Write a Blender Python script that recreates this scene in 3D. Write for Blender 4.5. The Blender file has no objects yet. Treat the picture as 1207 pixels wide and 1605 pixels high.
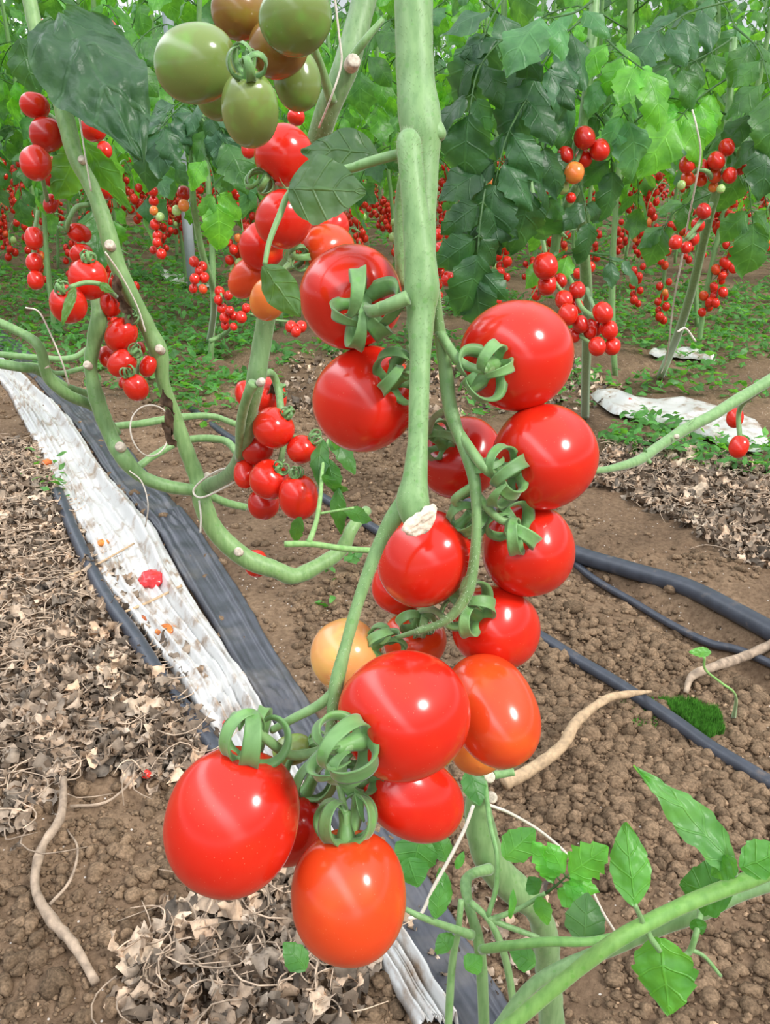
import bpy, math, random
import numpy as np
from mathutils import Vector, Matrix, noise as mnoise

# ------------------------------------------------------------------ camera, world, light
SC = bpy.context.scene
COL = SC.collection
W, HH, F = 1207.0, 1605.0, 1400.0
PITCH = math.radians(23.0)
CAMZ = 0.75
cam_d = bpy.data.cameras.new('camera')
cam = bpy.data.objects.new('camera', cam_d); COL.objects.link(cam)
cam.location = (0, 0, CAMZ); cam.rotation_euler = (math.radians(90) - PITCH, 0, 0)
cam_d.sensor_fit = 'VERTICAL'; cam_d.sensor_height = 24.0; cam_d.lens = F / HH * 24.0
cam_d.clip_start = 0.02; cam_d.clip_end = 200
SC.camera = cam
SC.view_settings.view_transform = 'Standard'; SC.view_settings.look = 'None'
SC.view_settings.gamma = 1.0; SC.view_settings.use_curve_mapping = False
SC.view_settings.exposure = 0.27

world = bpy.data.worlds.new('greenhouse_daylight'); SC.world = world; world.use_nodes = True
nt = world.node_tree; nt.nodes.clear()
wo = nt.nodes.new('ShaderNodeOutputWorld'); bg = nt.nodes.new('ShaderNodeBackground')
tc = nt.nodes.new('ShaderNodeTexCoord'); sx = nt.nodes.new('ShaderNodeSeparateXYZ')
cr = nt.nodes.new('ShaderNodeValToRGB')
cr.color_ramp.elements[0].position = 0.48; cr.color_ramp.elements[0].color = (0.30, 0.33, 0.28, 1)
cr.color_ramp.elements[1].position = 0.80; cr.color_ramp.elements[1].color = (1.05, 1.1, 1.17, 1)
e = cr.color_ramp.elements.new(0.515); e.color = (0.80, 0.85, 0.90, 1)
e = cr.color_ramp.elements.new(0.60); e.color = (0.36, 0.39, 0.40, 1)
mr = nt.nodes.new('ShaderNodeMapRange')
mr.inputs[1].default_value = -1; mr.inputs[2].default_value = 1
nt.links.new(tc.outputs['Generated'], sx.inputs[0]); nt.links.new(sx.outputs['Z'], mr.inputs[0])
nt.links.new(mr.outputs[0], cr.inputs[0])
# oblique brighter sky band, added to put soft streaks in the fruit's reflections
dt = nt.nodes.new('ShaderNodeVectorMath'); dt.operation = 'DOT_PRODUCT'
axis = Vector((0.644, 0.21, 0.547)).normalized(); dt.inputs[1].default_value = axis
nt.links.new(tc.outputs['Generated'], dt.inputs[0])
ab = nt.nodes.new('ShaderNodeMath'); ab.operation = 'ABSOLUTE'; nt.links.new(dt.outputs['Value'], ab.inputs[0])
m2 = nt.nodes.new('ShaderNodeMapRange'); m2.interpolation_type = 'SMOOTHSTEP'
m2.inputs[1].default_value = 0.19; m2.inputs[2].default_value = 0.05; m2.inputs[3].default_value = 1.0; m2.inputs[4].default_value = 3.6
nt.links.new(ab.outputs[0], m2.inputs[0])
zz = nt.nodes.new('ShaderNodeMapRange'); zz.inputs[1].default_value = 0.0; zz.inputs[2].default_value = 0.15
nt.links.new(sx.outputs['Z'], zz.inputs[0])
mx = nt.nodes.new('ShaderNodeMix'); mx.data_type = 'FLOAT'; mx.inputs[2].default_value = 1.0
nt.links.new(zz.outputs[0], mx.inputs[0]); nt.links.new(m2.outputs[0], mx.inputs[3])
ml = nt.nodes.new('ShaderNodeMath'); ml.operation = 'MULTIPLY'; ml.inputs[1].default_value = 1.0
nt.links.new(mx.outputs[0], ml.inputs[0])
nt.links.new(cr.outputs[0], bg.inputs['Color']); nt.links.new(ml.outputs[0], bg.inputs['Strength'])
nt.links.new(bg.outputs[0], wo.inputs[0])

sun_d = bpy.data.lights.new('sun', 'SUN'); sun_d.energy = 2.7; sun_d.angle = math.radians(15)
sun_d.color = (1.0, 0.97, 0.92)
sun = bpy.data.objects.new('sun', sun_d); COL.objects.link(sun)
SUNDIR = Vector((0.66, -0.40, 0.74)).normalized()       # towards the sun
sun.rotation_euler = SUNDIR.to_track_quat('Z', 'Y').to_euler()

# ------------------------------------------------------------------ helpers
CR = Vector((1, 0, 0)); CF = Vector((0, math.cos(PITCH), -math.sin(PITCH))); CU = Vector((0, math.sin(PITCH), math.cos(PITCH)))
CP = Vector((0, 0, CAMZ))
def P(px, py, d): return CP + (CF + CR * ((px - W / 2) / F) + CU * ((HH / 2 - py) / F)) * d
def ray(px, py): return (CF + CR * ((px - W / 2) / F) + CU * ((HH / 2 - py) / F))
def cdir(a, b, c): return CR * a + CU * b - CF * c      # camera-frame direction (right, up, towards camera)

_rs = np.random.RandomState(5)
_tab = _rs.rand(256, 256)
def vnoise(x, y):
    x = np.asarray(x, float); y = np.asarray(y, float)
    xi = np.floor(x).astype(int); yi = np.floor(y).astype(int)
    fx = x - xi; fy = y - yi; fx = fx * fx * (3 - 2 * fx); fy = fy * fy * (3 - 2 * fy)
    a = _tab[xi & 255, yi & 255]; b = _tab[(xi + 1) & 255, yi & 255]
    c = _tab[xi & 255, (yi + 1) & 255]; d = _tab[(xi + 1) & 255, (yi + 1) & 255]
    return (a * (1 - fx) + b * fx) * (1 - fy) + (c * (1 - fx) + d * fx) * fy
def fbm(x, y, o=4):
    s = 0; a = 0.5; t = 0
    for i in range(o):
        s = s + a * vnoise(x * 2 ** i + 17.3 * i, y * 2 ** i + 5.1 * i); t += a; a *= 0.5
    return s / t
RD = Vector((-0.485, 0.875, 0)); RN = Vector((0.875, 0.485, 0))   # direction of the rows, and across them
def Hn(x, y):
    s = 0.875 * x + 0.485 * y
    z = 0.035 * (fbm(x * 2.2 + 3, y * 2.2, 2) - 0.5)
    z = z + 0.022 * (fbm(x * 11 + 40, y * 11 + 9, 3) - 0.5)
    rough = np.clip((fbm(x * 4 + 80, y * 4 + 33, 2) - 0.35) * 3, 0.15, 1)
    z = z + rough * 0.016 * (np.abs(fbm(x * 42 + 7, y * 42 + 2, 3) - 0.5) * -2 + 0.4)
    z = z - 0.045 * np.exp(-((s - 1.075) / 0.05) ** 2)     # furrow the black tubes lie in
    return z
def H(x, y): return float(Hn(x, y))
def G(px, py, up=0.0):
    r = ray(px, py); z = 0.0
    for _ in range(4):
        t = (z + up - CAMZ) / r.z; p = CP + r * t; z = H(p.x, p.y)
    return Vector((p.x, p.y, z + up))
def gdepth(p): return (p - CP).dot(CF)

def catmull(pts, n):
    """pts: list of tuples; returns n-per-span resampled numpy array"""
    a = np.array(pts, float)
    if len(a) < 3:
        t = np.linspace(0, 1, n + 1)[:, None]; return a[0] * (1 - t) + a[-1] * t
    a = np.vstack([2 * a[0] - a[1], a, 2 * a[-1] - a[-2]])
    out = []
    for i in range(1, len(a) - 2):
        p0, p1, p2, p3 = a[i - 1], a[i], a[i + 1], a[i + 2]
        for k in range(n):
            t = k / n
            out.append(0.5 * (2 * p1 + (p2 - p0) * t + (2 * p0 - 5 * p1 + 4 * p2 - p3) * t * t + (-p0 + 3 * p1 - 3 * p2 + p3) * t ** 3))
    out.append(a[-2]); return np.array(out)

class MB:
    def __init__(s): s.v = []; s.f = []; s.t = []; s.uv = []; s.n = 0
    def add(s, v, f, tint=(1, 1, 1), uv=None):
        v = np.asarray(v, float).reshape(-1, 3)
        s.v.append(v); s.f += [[i + s.n for i in q] for q in f]
        t = np.asarray(tint, float)
        s.t.append(np.tile(t, (len(v), 1)) if t.ndim == 1 else t)
        s.uv.append(np.zeros((len(v), 2)) if uv is None else np.asarray(uv, float)); s.n += len(v)
    def tube(s, pts, rad, seg=8, tint=(1, 1, 1), n=5, cap=True, lump=0.0, side=None, flat=None, cup=0.0):
        q = catmull([tuple(p) + (r,) for p, r in zip(pts, rad)], n)
        c = q[:, :3]; r = np.maximum(q[:, 3], 1e-5)
        tg = np.gradient(c, axis=0); tg /= np.linalg.norm(tg, axis=1)[:, None] + 1e-12
        u = np.array(side if side is not None else (0.31, 0.52, 0.79), float)
        V = []; fr = []
        for i in range(len(c)):
            u = u - tg[i] * u.dot(tg[i]); ln = np.linalg.norm(u)
            u = u / ln if ln > 1e-6 else np.array((1.0, 0, 0))
            w = np.cross(tg[i], u)
            rr = r[i] * (1 + lump * (mnoise.noise(Vector(c[i]) * 90) if lump else 0))
            for k in range(seg):
                a = 2 * math.pi * k / seg
                if flat is None: V.append(c[i] + (u * math.cos(a) + w * math.sin(a)) * rr)
                else: V.append(c[i] + u * math.cos(a) * rr + w * (math.sin(a) * rr * flat + cup * rr * math.cos(a) ** 2))
            fr.append((c[i], u.copy(), w, rr))
        Fc = []
        m = len(c)
        for i in range(m - 1):
            for k in range(seg):
                Fc.append([i * seg + k, i * seg + (k + 1) % seg, (i + 1) * seg + (k + 1) % seg, (i + 1) * seg + k])
        if cap:
            Fc.append(list(range(seg))[::-1]); Fc.append([(m - 1) * seg + k for k in range(seg)])
        L = np.concatenate([[0], np.cumsum(np.linalg.norm(np.diff(c, axis=0), axis=1))])
        uv = [(k / seg, L[i]) for i in range(m) for k in range(seg)]
        s.add(V, Fc, tint, uv); return fr
    def build(s, name, mat, parent=None, smooth=True):
        me = bpy.data.meshes.new(name)
        v = np.vstack(s.v) if s.v else np.zeros((0, 3))
        if parent is not None and parent.type == 'EMPTY' and parent.get('_abs', 1):
            v = v - np.array(parent.location)
        me.from_pydata(v.tolist(), [], s.f)
        t = np.vstack(s.t); ca = me.color_attributes.new('tint', 'FLOAT_COLOR', 'POINT')
        ca.data.foreach_set('color', np.hstack([t, np.ones((len(t), 1))]).astype(np.float32).ravel())
        uvl = me.uv_layers.new(name='uv'); idx = np.empty(len(me.loops), np.int32); me.loops.foreach_get('vertex_index', idx)
        uvl.data.foreach_set('uv', np.vstack(s.uv)[idx].astype(np.float32).ravel())
        if smooth: me.polygons.foreach_set('use_smooth', [True] * len(me.polygons))
        me.materials.append(mat)
        o = bpy.data.objects.new(name, me); COL.objects.link(o)
        if parent: o.parent = parent
        return o
def tag(o, label=None, cat=None, group=None, kind=None):
    if label: o['label'] = label
    if cat: o['category'] = cat
    if group: o['group'] = group
    if kind: o['kind'] = kind
    return o
def empty(name, loc):
    o = bpy.data.objects.new(name, None); COL.objects.link(o); o.location = loc; o.empty_display_size = 0.05; return o

# ------------------------------------------------------------------ materials
def mat(name):
    m = bpy.data.materials.new(name); m.use_nodes = True; n = m.node_tree
    b = n.nodes['Principled BSDF']; return m, n, b
def N(n, t, **k):
    x = n.nodes.new(t)
    for a, v in k.items(): setattr(x, a, v)
    return x
def ramp(n, els):
    r = N(n, 'ShaderNodeValToRGB'); cr = r.color_ramp
    cr.elements[0].position = els[0][0]; cr.elements[0].color = (*els[0][1], 1)
    cr.elements[1].position = els[-1][0]; cr.elements[1].color = (*els[-1][1], 1)
    for p, c in els[1:-1]: q = cr.elements.new(p); q.color = (*c, 1)
    return r
def noise_tex(n, scale, detail=4, coord='Object', rough=0.55, off=None):
    t = N(n, 'ShaderNodeTexCoord'); x = N(n, 'ShaderNodeTexNoise')
    x.inputs['Scale'].default_value = scale; x.inputs['Detail'].default_value = detail; x.inputs['Roughness'].default_value = rough
    n.links.new(t.outputs[coord], x.inputs['Vector']); return x
def bump(n, b, src, dist, strength=0.5, prev=None):
    u = N(n, 'ShaderNodeBump'); u.inputs['Strength'].default_value = strength; u.inputs['Distance'].default_value = dist
    n.links.new(src, u.inputs['Height'])
    if prev: n.links.new(prev.outputs[0], u.inputs['Normal'])
    n.links.new(u.outputs[0], b.inputs['Normal']); return u
def mixc(n, fac, a, b, blend='MIX'):
    m = N(n, 'ShaderNodeMix', data_type='RGBA', blend_type=blend)
    for sock, v in ((m.inputs[0], fac), (m.inputs[6], a), (m.inputs[7], b)):
        if isinstance(v, (int, float)): sock.default_value = v
        elif isinstance(v, tuple): sock.default_value = (*v, 1) if len(v) == 3 else v
        else: n.links.new(v, sock)
    return m.outputs[2]

def m_tomato():
    m, n, b = mat('tomato_skin')
    oi = N(n, 'ShaderNodeObjectInfo'); at = N(n, 'ShaderNodeAttribute', attribute_name='tint')
    c = mixc(n, 1.0, oi.outputs['Color'], at.outputs['Color'], 'MULTIPLY')
    no = noise_tex(n, 1.1, 2)
    mr = N(n, 'ShaderNodeMapRange'); mr.inputs[1].default_value = 0.50; mr.inputs[2].default_value = 0.75; mr.inputs[4].default_value = 0.28
    n.links.new(no.outputs[0], mr.inputs[0])
    c = mixc(n, mr.outputs[0], c, mixc(n, 1.0, c, (1.12, 2.6, 1.4), 'MULTIPLY'))
    # pale pin-prick lenticels
    tc = N(n, 'ShaderNodeTexCoord'); vo = N(n, 'ShaderNodeTexVoronoi'); vo.inputs['Scale'].default_value = 11
    n.links.new(tc.outputs['Object'], vo.inputs['Vector'])
    lt = N(n, 'ShaderNodeMath', operation='LESS_THAN'); lt.inputs[1].default_value = 0.09; n.links.new(vo.outputs['Distance'], lt.inputs[0])
    lm = N(n, 'ShaderNodeMath', operation='MULTIPLY'); lm.inputs[1].default_value = 0.16; n.links.new(lt.outputs[0], lm.inputs[0])
    c = mixc(n, lm.outputs[0], c, (0.85, 0.5, 0.3))
    n.links.new(c, b.inputs['Base Color'])
    b.inputs['Roughness'].default_value = 0.20; b.inputs['Coat Weight'].default_value = 0.15; b.inputs['Coat Roughness'].default_value = 0.08
    b.inputs['Subsurface Weight'].default_value = 0.06; b.inputs['Subsurface Radius'].default_value = (1, .35, .15); b.inputs['Subsurface Scale'].default_value = 0.006
    b.inputs['Specular IOR Level'].default_value = 0.5
    return m
def m_stem(name='stem_green', base=(0.215, 0.37, 0.14), dark=(0.155, 0.295, 0.10)):
    m, n, b = mat(name)
    at = N(n, 'ShaderNodeAttribute', attribute_name='tint')
    t = N(n, 'ShaderNodeTexCoord'); mp = N(n, 'ShaderNodeMapping'); mp.inputs['Scale'].default_value = (260, 260, 45)
    x = N(n, 'ShaderNodeTexNoise'); x.inputs['Scale'].default_value = 1; x.inputs['Detail'].default_value = 3
    n.links.new(t.outputs['Object'], mp.inputs[0]); n.links.new(mp.outputs[0], x.inputs['Vector'])
    r = ramp(n, [(0.35, dark), (0.62, base)]); n.links.new(x.outputs[0], r.inputs[0])
    vo = N(n, 'ShaderNodeTexVoronoi'); vo.inputs['Scale'].default_value = 190; n.links.new(t.outputs['Object'], vo.inputs['Vector'])
    lt = N(n, 'ShaderNodeMath', operation='LESS_THAN'); lt.inputs[1].default_value = 0.22; n.links.new(vo.outputs['Distance'], lt.inputs[0])
    lm = N(n, 'ShaderNodeMath', operation='MULTIPLY'); lm.inputs[1].default_value = 0.45; n.links.new(lt.outputs[0], lm.inputs[0])
    c = mixc(n, lm.outputs[0], r.outputs[0], (0.11, 0.30, 0.05))
    c = mixc(n, 1.0, c, at.outputs['Color'], 'MULTIPLY')
    n.links.new(c, b.inputs['Base Color'])
    b.inputs['Roughness'].default_value = 0.5; b.inputs['Sheen Weight'].default_value = 0.25; b.inputs['Sheen Roughness'].default_value = 0.4
    bump(n, b, x.outputs[0], 0.0006, 0.5)
    return m
def m_leaf():
    m, n, b = mat('leaf_green')
    at = N(n, 'ShaderNodeAttribute', attribute_name='tint')
    uv = N(n, 'ShaderNodeUVMap'); uv.uv_map = 'uv'
    sp = N(n, 'ShaderNodeSeparateXYZ'); n.links.new(uv.outputs[0], sp.inputs[0])
    av = N(n, 'ShaderNodeMath', operation='ABSOLUTE'); n.links.new(sp.outputs[0], av.inputs[0])
    # side veins: sin((u - .35|v|) * k)
    m1 = N(n, 'ShaderNodeMath', operation='MULTIPLY_ADD'); m1.inputs[1].default_value = -0.22; n.links.new(av.outputs[0], m1.inputs[0]); n.links.new(sp.outputs[1], m1.inputs[2])
    m2 = N(n, 'ShaderNodeMath', operation='MULTIPLY'); m2.inputs[1].default_value = 24.0; n.links.new(m1.outputs[0], m2.inputs[0])
    s1 = N(n, 'ShaderNodeMath', operation='SINE'); n.links.new(m2.outputs[0], s1.inputs[0])
    g1 = N(n, 'ShaderNodeMapRange'); g1.inputs[1].default_value = 0.90; g1.inputs[2].default_value = 1.0; n.links.new(s1.outputs[0], g1.inputs[0])
    g2 = N(n, 'ShaderNodeMapRange'); g2.inputs[1].default_value = 0.07; g2.inputs[2].default_value = 0.02; n.links.new(av.outputs[0], g2.inputs[0])
    mxv = N(n, 'ShaderNodeMath', operation='MAXIMUM'); n.links.new(g1.outputs[0], mxv.inputs[0]); n.links.new(g2.outputs[0], mxv.inputs[1])
    no = noise_tex(n, 45, 3)
    r = ramp(n, [(0.3, (0.036, 0.098, 0.032)), (0.7, (0.072, 0.16, 0.054))]); n.links.new(no.outputs[0], r.inputs[0])
    c = mixc(n, 1.0, r.outputs[0], at.outputs['Color'], 'MULTIPLY')
    vf = N(n, 'ShaderNodeMath', operation='MULTIPLY'); vf.inputs[1].default_value = 0.2; n.links.new(mxv.outputs[0], vf.inputs[0])
    c = mixc(n, vf.outputs[0], c, mixc(n, 1.0, c, (2.2, 2.0, 2.0), 'MULTIPLY'))
    n.links.new(c, b.inputs['Base Color'])
    b.inputs['Roughness'].default_value = 0.42; b.inputs['Specular IOR Level'].default_value = 0.5
    bn = noise_tex(n, 160, 2)
    b1 = bump(n, b, mxv.outputs[0], -0.0012, 0.6); bump(n, b, bn.outputs[0], 0.0015, 0.5, b1)
    tr = N(n, 'ShaderNodeBsdfTranslucent')
    ct = mixc(n, 1.0, c, (3.8, 3.2, 1.1), 'MULTIPLY'); n.links.new(ct, tr.inputs['Color'])
    ms = N(n, 'ShaderNodeMixShader'); ms.inputs[0].default_value = 0.36
    n.links.new(b.outputs[0], ms.inputs[1]); n.links.new(tr.outputs[0], ms.inputs[2])
    n.links.new(ms.outputs[0], n.nodes['Material Output'].inputs[0])
    return m
def m_soil():
    m, n, b = mat('soil')
    a = noise_tex(n, 3.0, 5, rough=0.6); r = ramp(n, [(0.25, (0.10, 0.065, 0.042)), (0.5, (0.182, 0.121, 0.076)), (0.75, (0.30, 0.205, 0.128))]); n.links.new(a.outputs[0], r.inputs[0])
    d = noise_tex(n, 110, 5, rough=0.7); r2 = ramp(n, [(0.3, (0.55, 0.52, 0.5)), (0.7, (1.3, 1.3, 1.3))]); n.links.new(d.outputs[0], r2.inputs[0])
    c = mixc(n, 1.0, r.outputs[0], r2.outputs[0], 'MULTIPLY')
    t = N(n, 'ShaderNodeTexCoord'); vo = N(n, 'ShaderNodeTexVoronoi'); vo.inputs['Scale'].default_value = 75; n.links.new(t.outputs['Object'], vo.inputs['Vector'])
    lt = N(n, 'ShaderNodeMath', operation='LESS_THAN'); lt.inputs[1].default_value = 0.10; n.links.new(vo.outputs['Distance'], lt.inputs[0])
    c = mixc(n, lt.outputs[0], c, (0.55, 0.49, 0.43))
    n.links.new(c, b.inputs['Base Color']); b.inputs['Roughness'].default_value = 0.95; b.inputs['Specular IOR Level'].default_value = 0.15
    b1 = bump(n, b, d.outputs[0], 0.004, 0.9)
    return m
def m_plain(name, base, rough=0.6, var=0.25, scale=60, bumpd=0.001, tint=True, spec=0.4, coarse=None):
    m, n, b = mat(name)
    no = noise_tex(n, scale, 4); lo = tuple(x * (1 - var) for x in base); hi = tuple(x * (1 + var) for x in base)
    r = ramp(n, [(0.3, lo), (0.7, hi)]); n.links.new(no.outputs[0], r.inputs[0]); c = r.outputs[0]
    if tint:
        at = N(n, 'ShaderNodeAttribute', attribute_name='tint'); c = mixc(n, 1.0, c, at.outputs['Color'], 'MULTIPLY')
    if coarse:
        sc, col, lo_, hi_ = coarse
        q = noise_tex(n, sc, 5, rough=0.65); g = N(n, 'ShaderNodeMapRange'); g.inputs[1].default_value = lo_; g.inputs[2].default_value = hi_
        n.links.new(q.outputs[0], g.inputs[0]); c = mixc(n, g.outputs[0], c, col)
    n.links.new(c, b.inputs['Base Color']); b.inputs['Roughness'].default_value = rough; b.inputs['Specular IOR Level'].default_value = spec
    bump(n, b, no.outputs[0], bumpd, 0.6); return m
M = dict(tom=m_tomato(), stem=m_stem(), leaf=m_leaf(), soil=m_soil(),
    calyx=m_stem('calyx_green', (0.155, 0.31, 0.10), (0.11, 0.235, 0.07)),
    hair=m_plain('stem_hair', (0.55, 0.66, 0.45), 0.5, 0.1),
    litter=m_plain('dry_leaf', (0.36, 0.27, 0.195), 0.85, 0.45, 70, 0.003),
    crumb=m_plain('soil_crumb', (0.180, 0.121, 0.075), 0.95, 0.45, 320, 0.003, spec=0.15),
    white=m_plain('white_film', (0.60, 0.595, 0.575), 0.30, 0.04, 20, 0.0006, spec=0.5, coarse=(22, (0.33, 0.24, 0.17), 0.50, 0.66)),
    black=m_plain('black_film', (0.062, 0.066, 0.082), 0.40, 0.25, 30, 0.0008, spec=0.55, coarse=(9, (0.14, 0.13, 0.125), 0.50, 0.75)),
    pipe=m_plain('drip_pipe', (0.05, 0.057, 0.075), 0.42, 0.2, 60, 0.0004, spec=0.5, coarse=(30, (0.2, 0.15, 0.11), 0.60, 0.80)),
    twine=m_plain('twine', (0.68, 0.62, 0.53), 0.75, 0.15, 300, 0.0005),
    twig=m_plain('dry_twig', (0.47, 0.33, 0.20), 0.8, 0.3, 120, 0.0012),
    scar=m_plain('dry_cut', (0.60, 0.52, 0.42), 0.9, 0.35, 260, 0.0016),
    moss=m_plain('moss', (0.07, 0.24, 0.02), 0.9, 0.4, 200, 0.003),
    pole=m_plain('painted_pole', (0.50, 0.54, 0.62), 0.4, 0.06, 30, 0.0003),
    rot=m_plain('rotten_pulp', (0.62, 0.17, 0.03), 0.35, 0.5, 90, 0.003),
    dark=m_plain('dry_calyx', (0.10, 0.06, 0.035), 0.8, 0.4, 200, 0.001))

# ------------------------------------------------------------------ the ground
def axis_steps(a, b, fa, fb, step, grow):
    c = list(np.arange(fa, fb, step)); x = fb; s = step
    while x < b: c.append(x); s *= grow; x += s
    c.append(b); x = fa - step; s = step; lo = []
    while x > a: lo.append(x); s *= grow; x -= s
    lo.append(a); return np.array(lo[::-1] + c)
xs = axis_steps(-30, 30, -1.15, 1.35, 0.0065, 1.05); ys = axis_steps(-3, 45, 0.35, 2.3, 0.0065, 1.04)
X, Y = np.meshgrid(xs, ys); Z = Hn(X, Y)
nx, ny = len(xs), len(ys)
me = bpy.data.meshes.new('ground')
idx = np.arange(nx * ny).reshape(ny, nx)
quads = np.stack([idx[:-1, :-1], idx[:-1, 1:], idx[1:, 1:], idx[1:, :-1]], -1).reshape(-1, 4)
me.vertices.add(nx * ny); me.vertices.foreach_set('co', np.stack([X, Y, Z], -1).astype(np.float32).ravel())
me.loops.add(quads.size); me.loops.foreach_set('vertex_index', quads.astype(np.int32).ravel())
me.polygons.add(len(quads)); me.polygons.foreach_set('loop_start', np.arange(0, quads.size, 4, dtype=np.int32))
me.update(calc_edges=True); me.polygons.foreach_set('use_smooth', [True] * len(quads))
me.materials.append(M['soil']); fl = bpy.data.objects.new('ground', me); COL.objects.link(fl); fl['kind'] = 'structure'

def inpoly(x, y, poly):
    r = False; j = len(poly) - 1
    for i in range(len(poly)):
        xi, yi = poly[i]; xj, yj = poly[j]
        if (yi > y) != (yj > y) and x < (xj - xi) * (y - yi) / (yj - yi) + xi: r = not r
        j = i
    return r
def gpoly(pp): return [tuple(G(*p))[:2] for p in pp]

# ------------------------------------------------------------------ leaves
def leaflet(mb, base, axis, nrm, L, Wd, droop=0.6, fold=0.25, teeth=5, ta=0.18, nu=9, nv=5, tint=(1, 1, 1), seed=0, ripple=0.05, curlv=0.0, shape=0.8):
    rnd = random.Random(seed)
    a = Vector(axis).normalized(); nrm = Vector(nrm); nrm = (nrm - a * nrm.dot(a)).normalized(); b = a.cross(nrm)
    p = Vector(base); V = []; UV = []
    d = a.copy(); n = nrm.copy(); step = L / (nu - 1)
    ph = rnd.random() * 9
    for i in range(nu):
        u = i / (nu - 1)
        w = math.sin(math.pi * min(1, (u * 0.97 + 0.015)) ** shape) ** 0.85
        tt = (u * teeth) % 1.0
        w *= 1 + ta * (((0.5 - tt) * 1.4 if tt < .8 else (tt - .9) * 7) if 0.08 < u < 0.93 else 0)
        w *= Wd / 2
        for k in range(nv):
            v = -1 + 2 * k / (nv - 1)
            z = -fold * abs(v) * w * (1) + ripple * L * math.sin(u * 9 + ph + v * 2.2) * abs(v) + curlv * w * v * v
            if nu > 50: z += L * .016 * mnoise.noise(Vector((u * 17 + ph, v * 6.5, ph)))
            if nu > 25: z += L * .045 * mnoise.noise(Vector((u * 7 + ph, v * 2.6, ph))) * min(1, u * 5)
            V.append(p + b * (v * w) + n * z); UV.append((v, u))
        ang = droop / (nu - 1)
        R = Matrix.Rotation(-ang, 3, b) if False else None
        d2 = d * math.cos(ang) - n * math.sin(ang); n = n * math.cos(ang) + d * math.sin(ang); d = d2
        p = p + d * step
    Fc = []
    for i in range(nu - 1):
        for k in range(nv - 1): Fc.append([i * nv + k, (i + 1) * nv + k, (i + 1) * nv + k + 1, i * nv + k + 1])
    mb.add([tuple(q) for q in V], Fc, tint, UV)
def compound(mb, path, N_, size, pairs=3, tint=(1, 1, 1), seed=0, nu=9, nv=5, r=0.0016, droop=0.7, ta=0.25, spread=1.0, stint=(0.5, 1.0, 0.4), wr=0.62, jit=0.25):
    """compound tomato leaf: rachis along path with paired leaflets and a larger end leaflet"""
    rnd = random.Random(seed)
    mb.tube([tuple(p) for p in path], [r * 1.5] + [r] * (len(path) - 2) + [r * 0.6], seg=5, n=4, tint=(1.3, 1.25, 1.2))
    c = catmull([tuple(p) for p in path], 12)
    def at(t):
        i = t * (len(c) - 1); k = min(int(i), len(c) - 2); return Vector(c[k] + (c[k + 1] - c[k]) * (i - k)), Vector(c[k + 1] - c[k]).normalized()
    N_ = Vector(N_).normalized()
    for j in range(pairs):
        t = 0.35 + 0.5 * j / max(1, pairs - 1) if pairs > 1 else 0.6
        p, tg = at(t)
        side = tg.cross(N_).normalized()
        for s in (-1, 1):
            ax = (side * s * spread + tg * 0.55 + Vector((rnd.uniform(-jit, jit), rnd.uniform(-jit, jit), rnd.uniform(-jit, jit) - 0.25))).normalized()
            nn = (N_ + Vector((rnd.uniform(-jit, jit), rnd.uniform(-jit, jit), rnd.uniform(-jit, jit))))
            sz = size * rnd.uniform(0.7, 1.05); tv = rnd.uniform(0.75, 1.25)
            mb.tube([tuple(p), tuple(p + ax * sz * 0.14)], [r * 0.7] * 2, seg=4, n=1, tint=(1.3, 1.25, 1.2))
            leaflet(mb, p + ax * sz * 0.12, ax, nn, sz, sz * wr, droop=droop * rnd.uniform(0.5, 1.5), fold=rnd.uniform(0.1, 0.4), teeth=rnd.choice((3, 4, 5)), ta=ta, nu=nu, nv=nv,
                    tint=tuple(x * tv for x in tint), seed=rnd.random(), ripple=0.06)
    p, tg = at(1.0)
    leaflet(mb, p, tg + Vector((0, 0, -0.2)), N_, size * 1.25, size * 0.85, droop=droop, fold=0.2, teeth=5, ta=ta, nu=nu + 2, nv=nv, tint=tint, seed=seed, ripple=0.06)
def pxlf(parent, name, b, t, wpx, tilt=0.0, roll=0.0, tint=(1, 1, 1), droop=0.4, teeth=6, ta=0.12, fold=0.2, seed=1, nu=30, nv=13, ripple=0.03, shape=0.8, curlv=0.0, label=None):
    """one leaf from base pixel+depth to tip pixel+depth, facing the camera turned by tilt about its own axis"""
    B, T = P(*b), P(*t); ax = T - B; L = ax.length * (1 + droop * droop / 10)
    n = (CP - (B + T) / 2).normalized(); n = (n - ax.normalized() * n.dot(ax.normalized())).normalized()
    n = Matrix.Rotation(tilt, 3, ax.normalized()) @ n
    a0 = Matrix.Rotation(-droop / 2, 3, ax.normalized().cross(n).normalized()) @ ax
    # rotate start direction so that the bent blade still ends near the tip
    s = ax.normalized().cross(n)
    a0 = (ax.normalized() * math.cos(droop / 2) + n * math.sin(droop / 2)); n0 = n * math.cos(droop / 2) - ax.normalized() * math.sin(droop / 2)
    mb = MB(); w = wpx * (b[2] + t[2]) / 2 / F
    leaflet(mb, B, a0, n0, L, w, droop=droop, fold=fold, teeth=teeth, ta=ta, nu=nu, nv=nv, tint=tint, seed=seed, ripple=ripple, shape=shape, curlv=curlv)
    o = mb.build(name, M['leaf'], parent)
    if label: o['label'] = label
    return o

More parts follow.
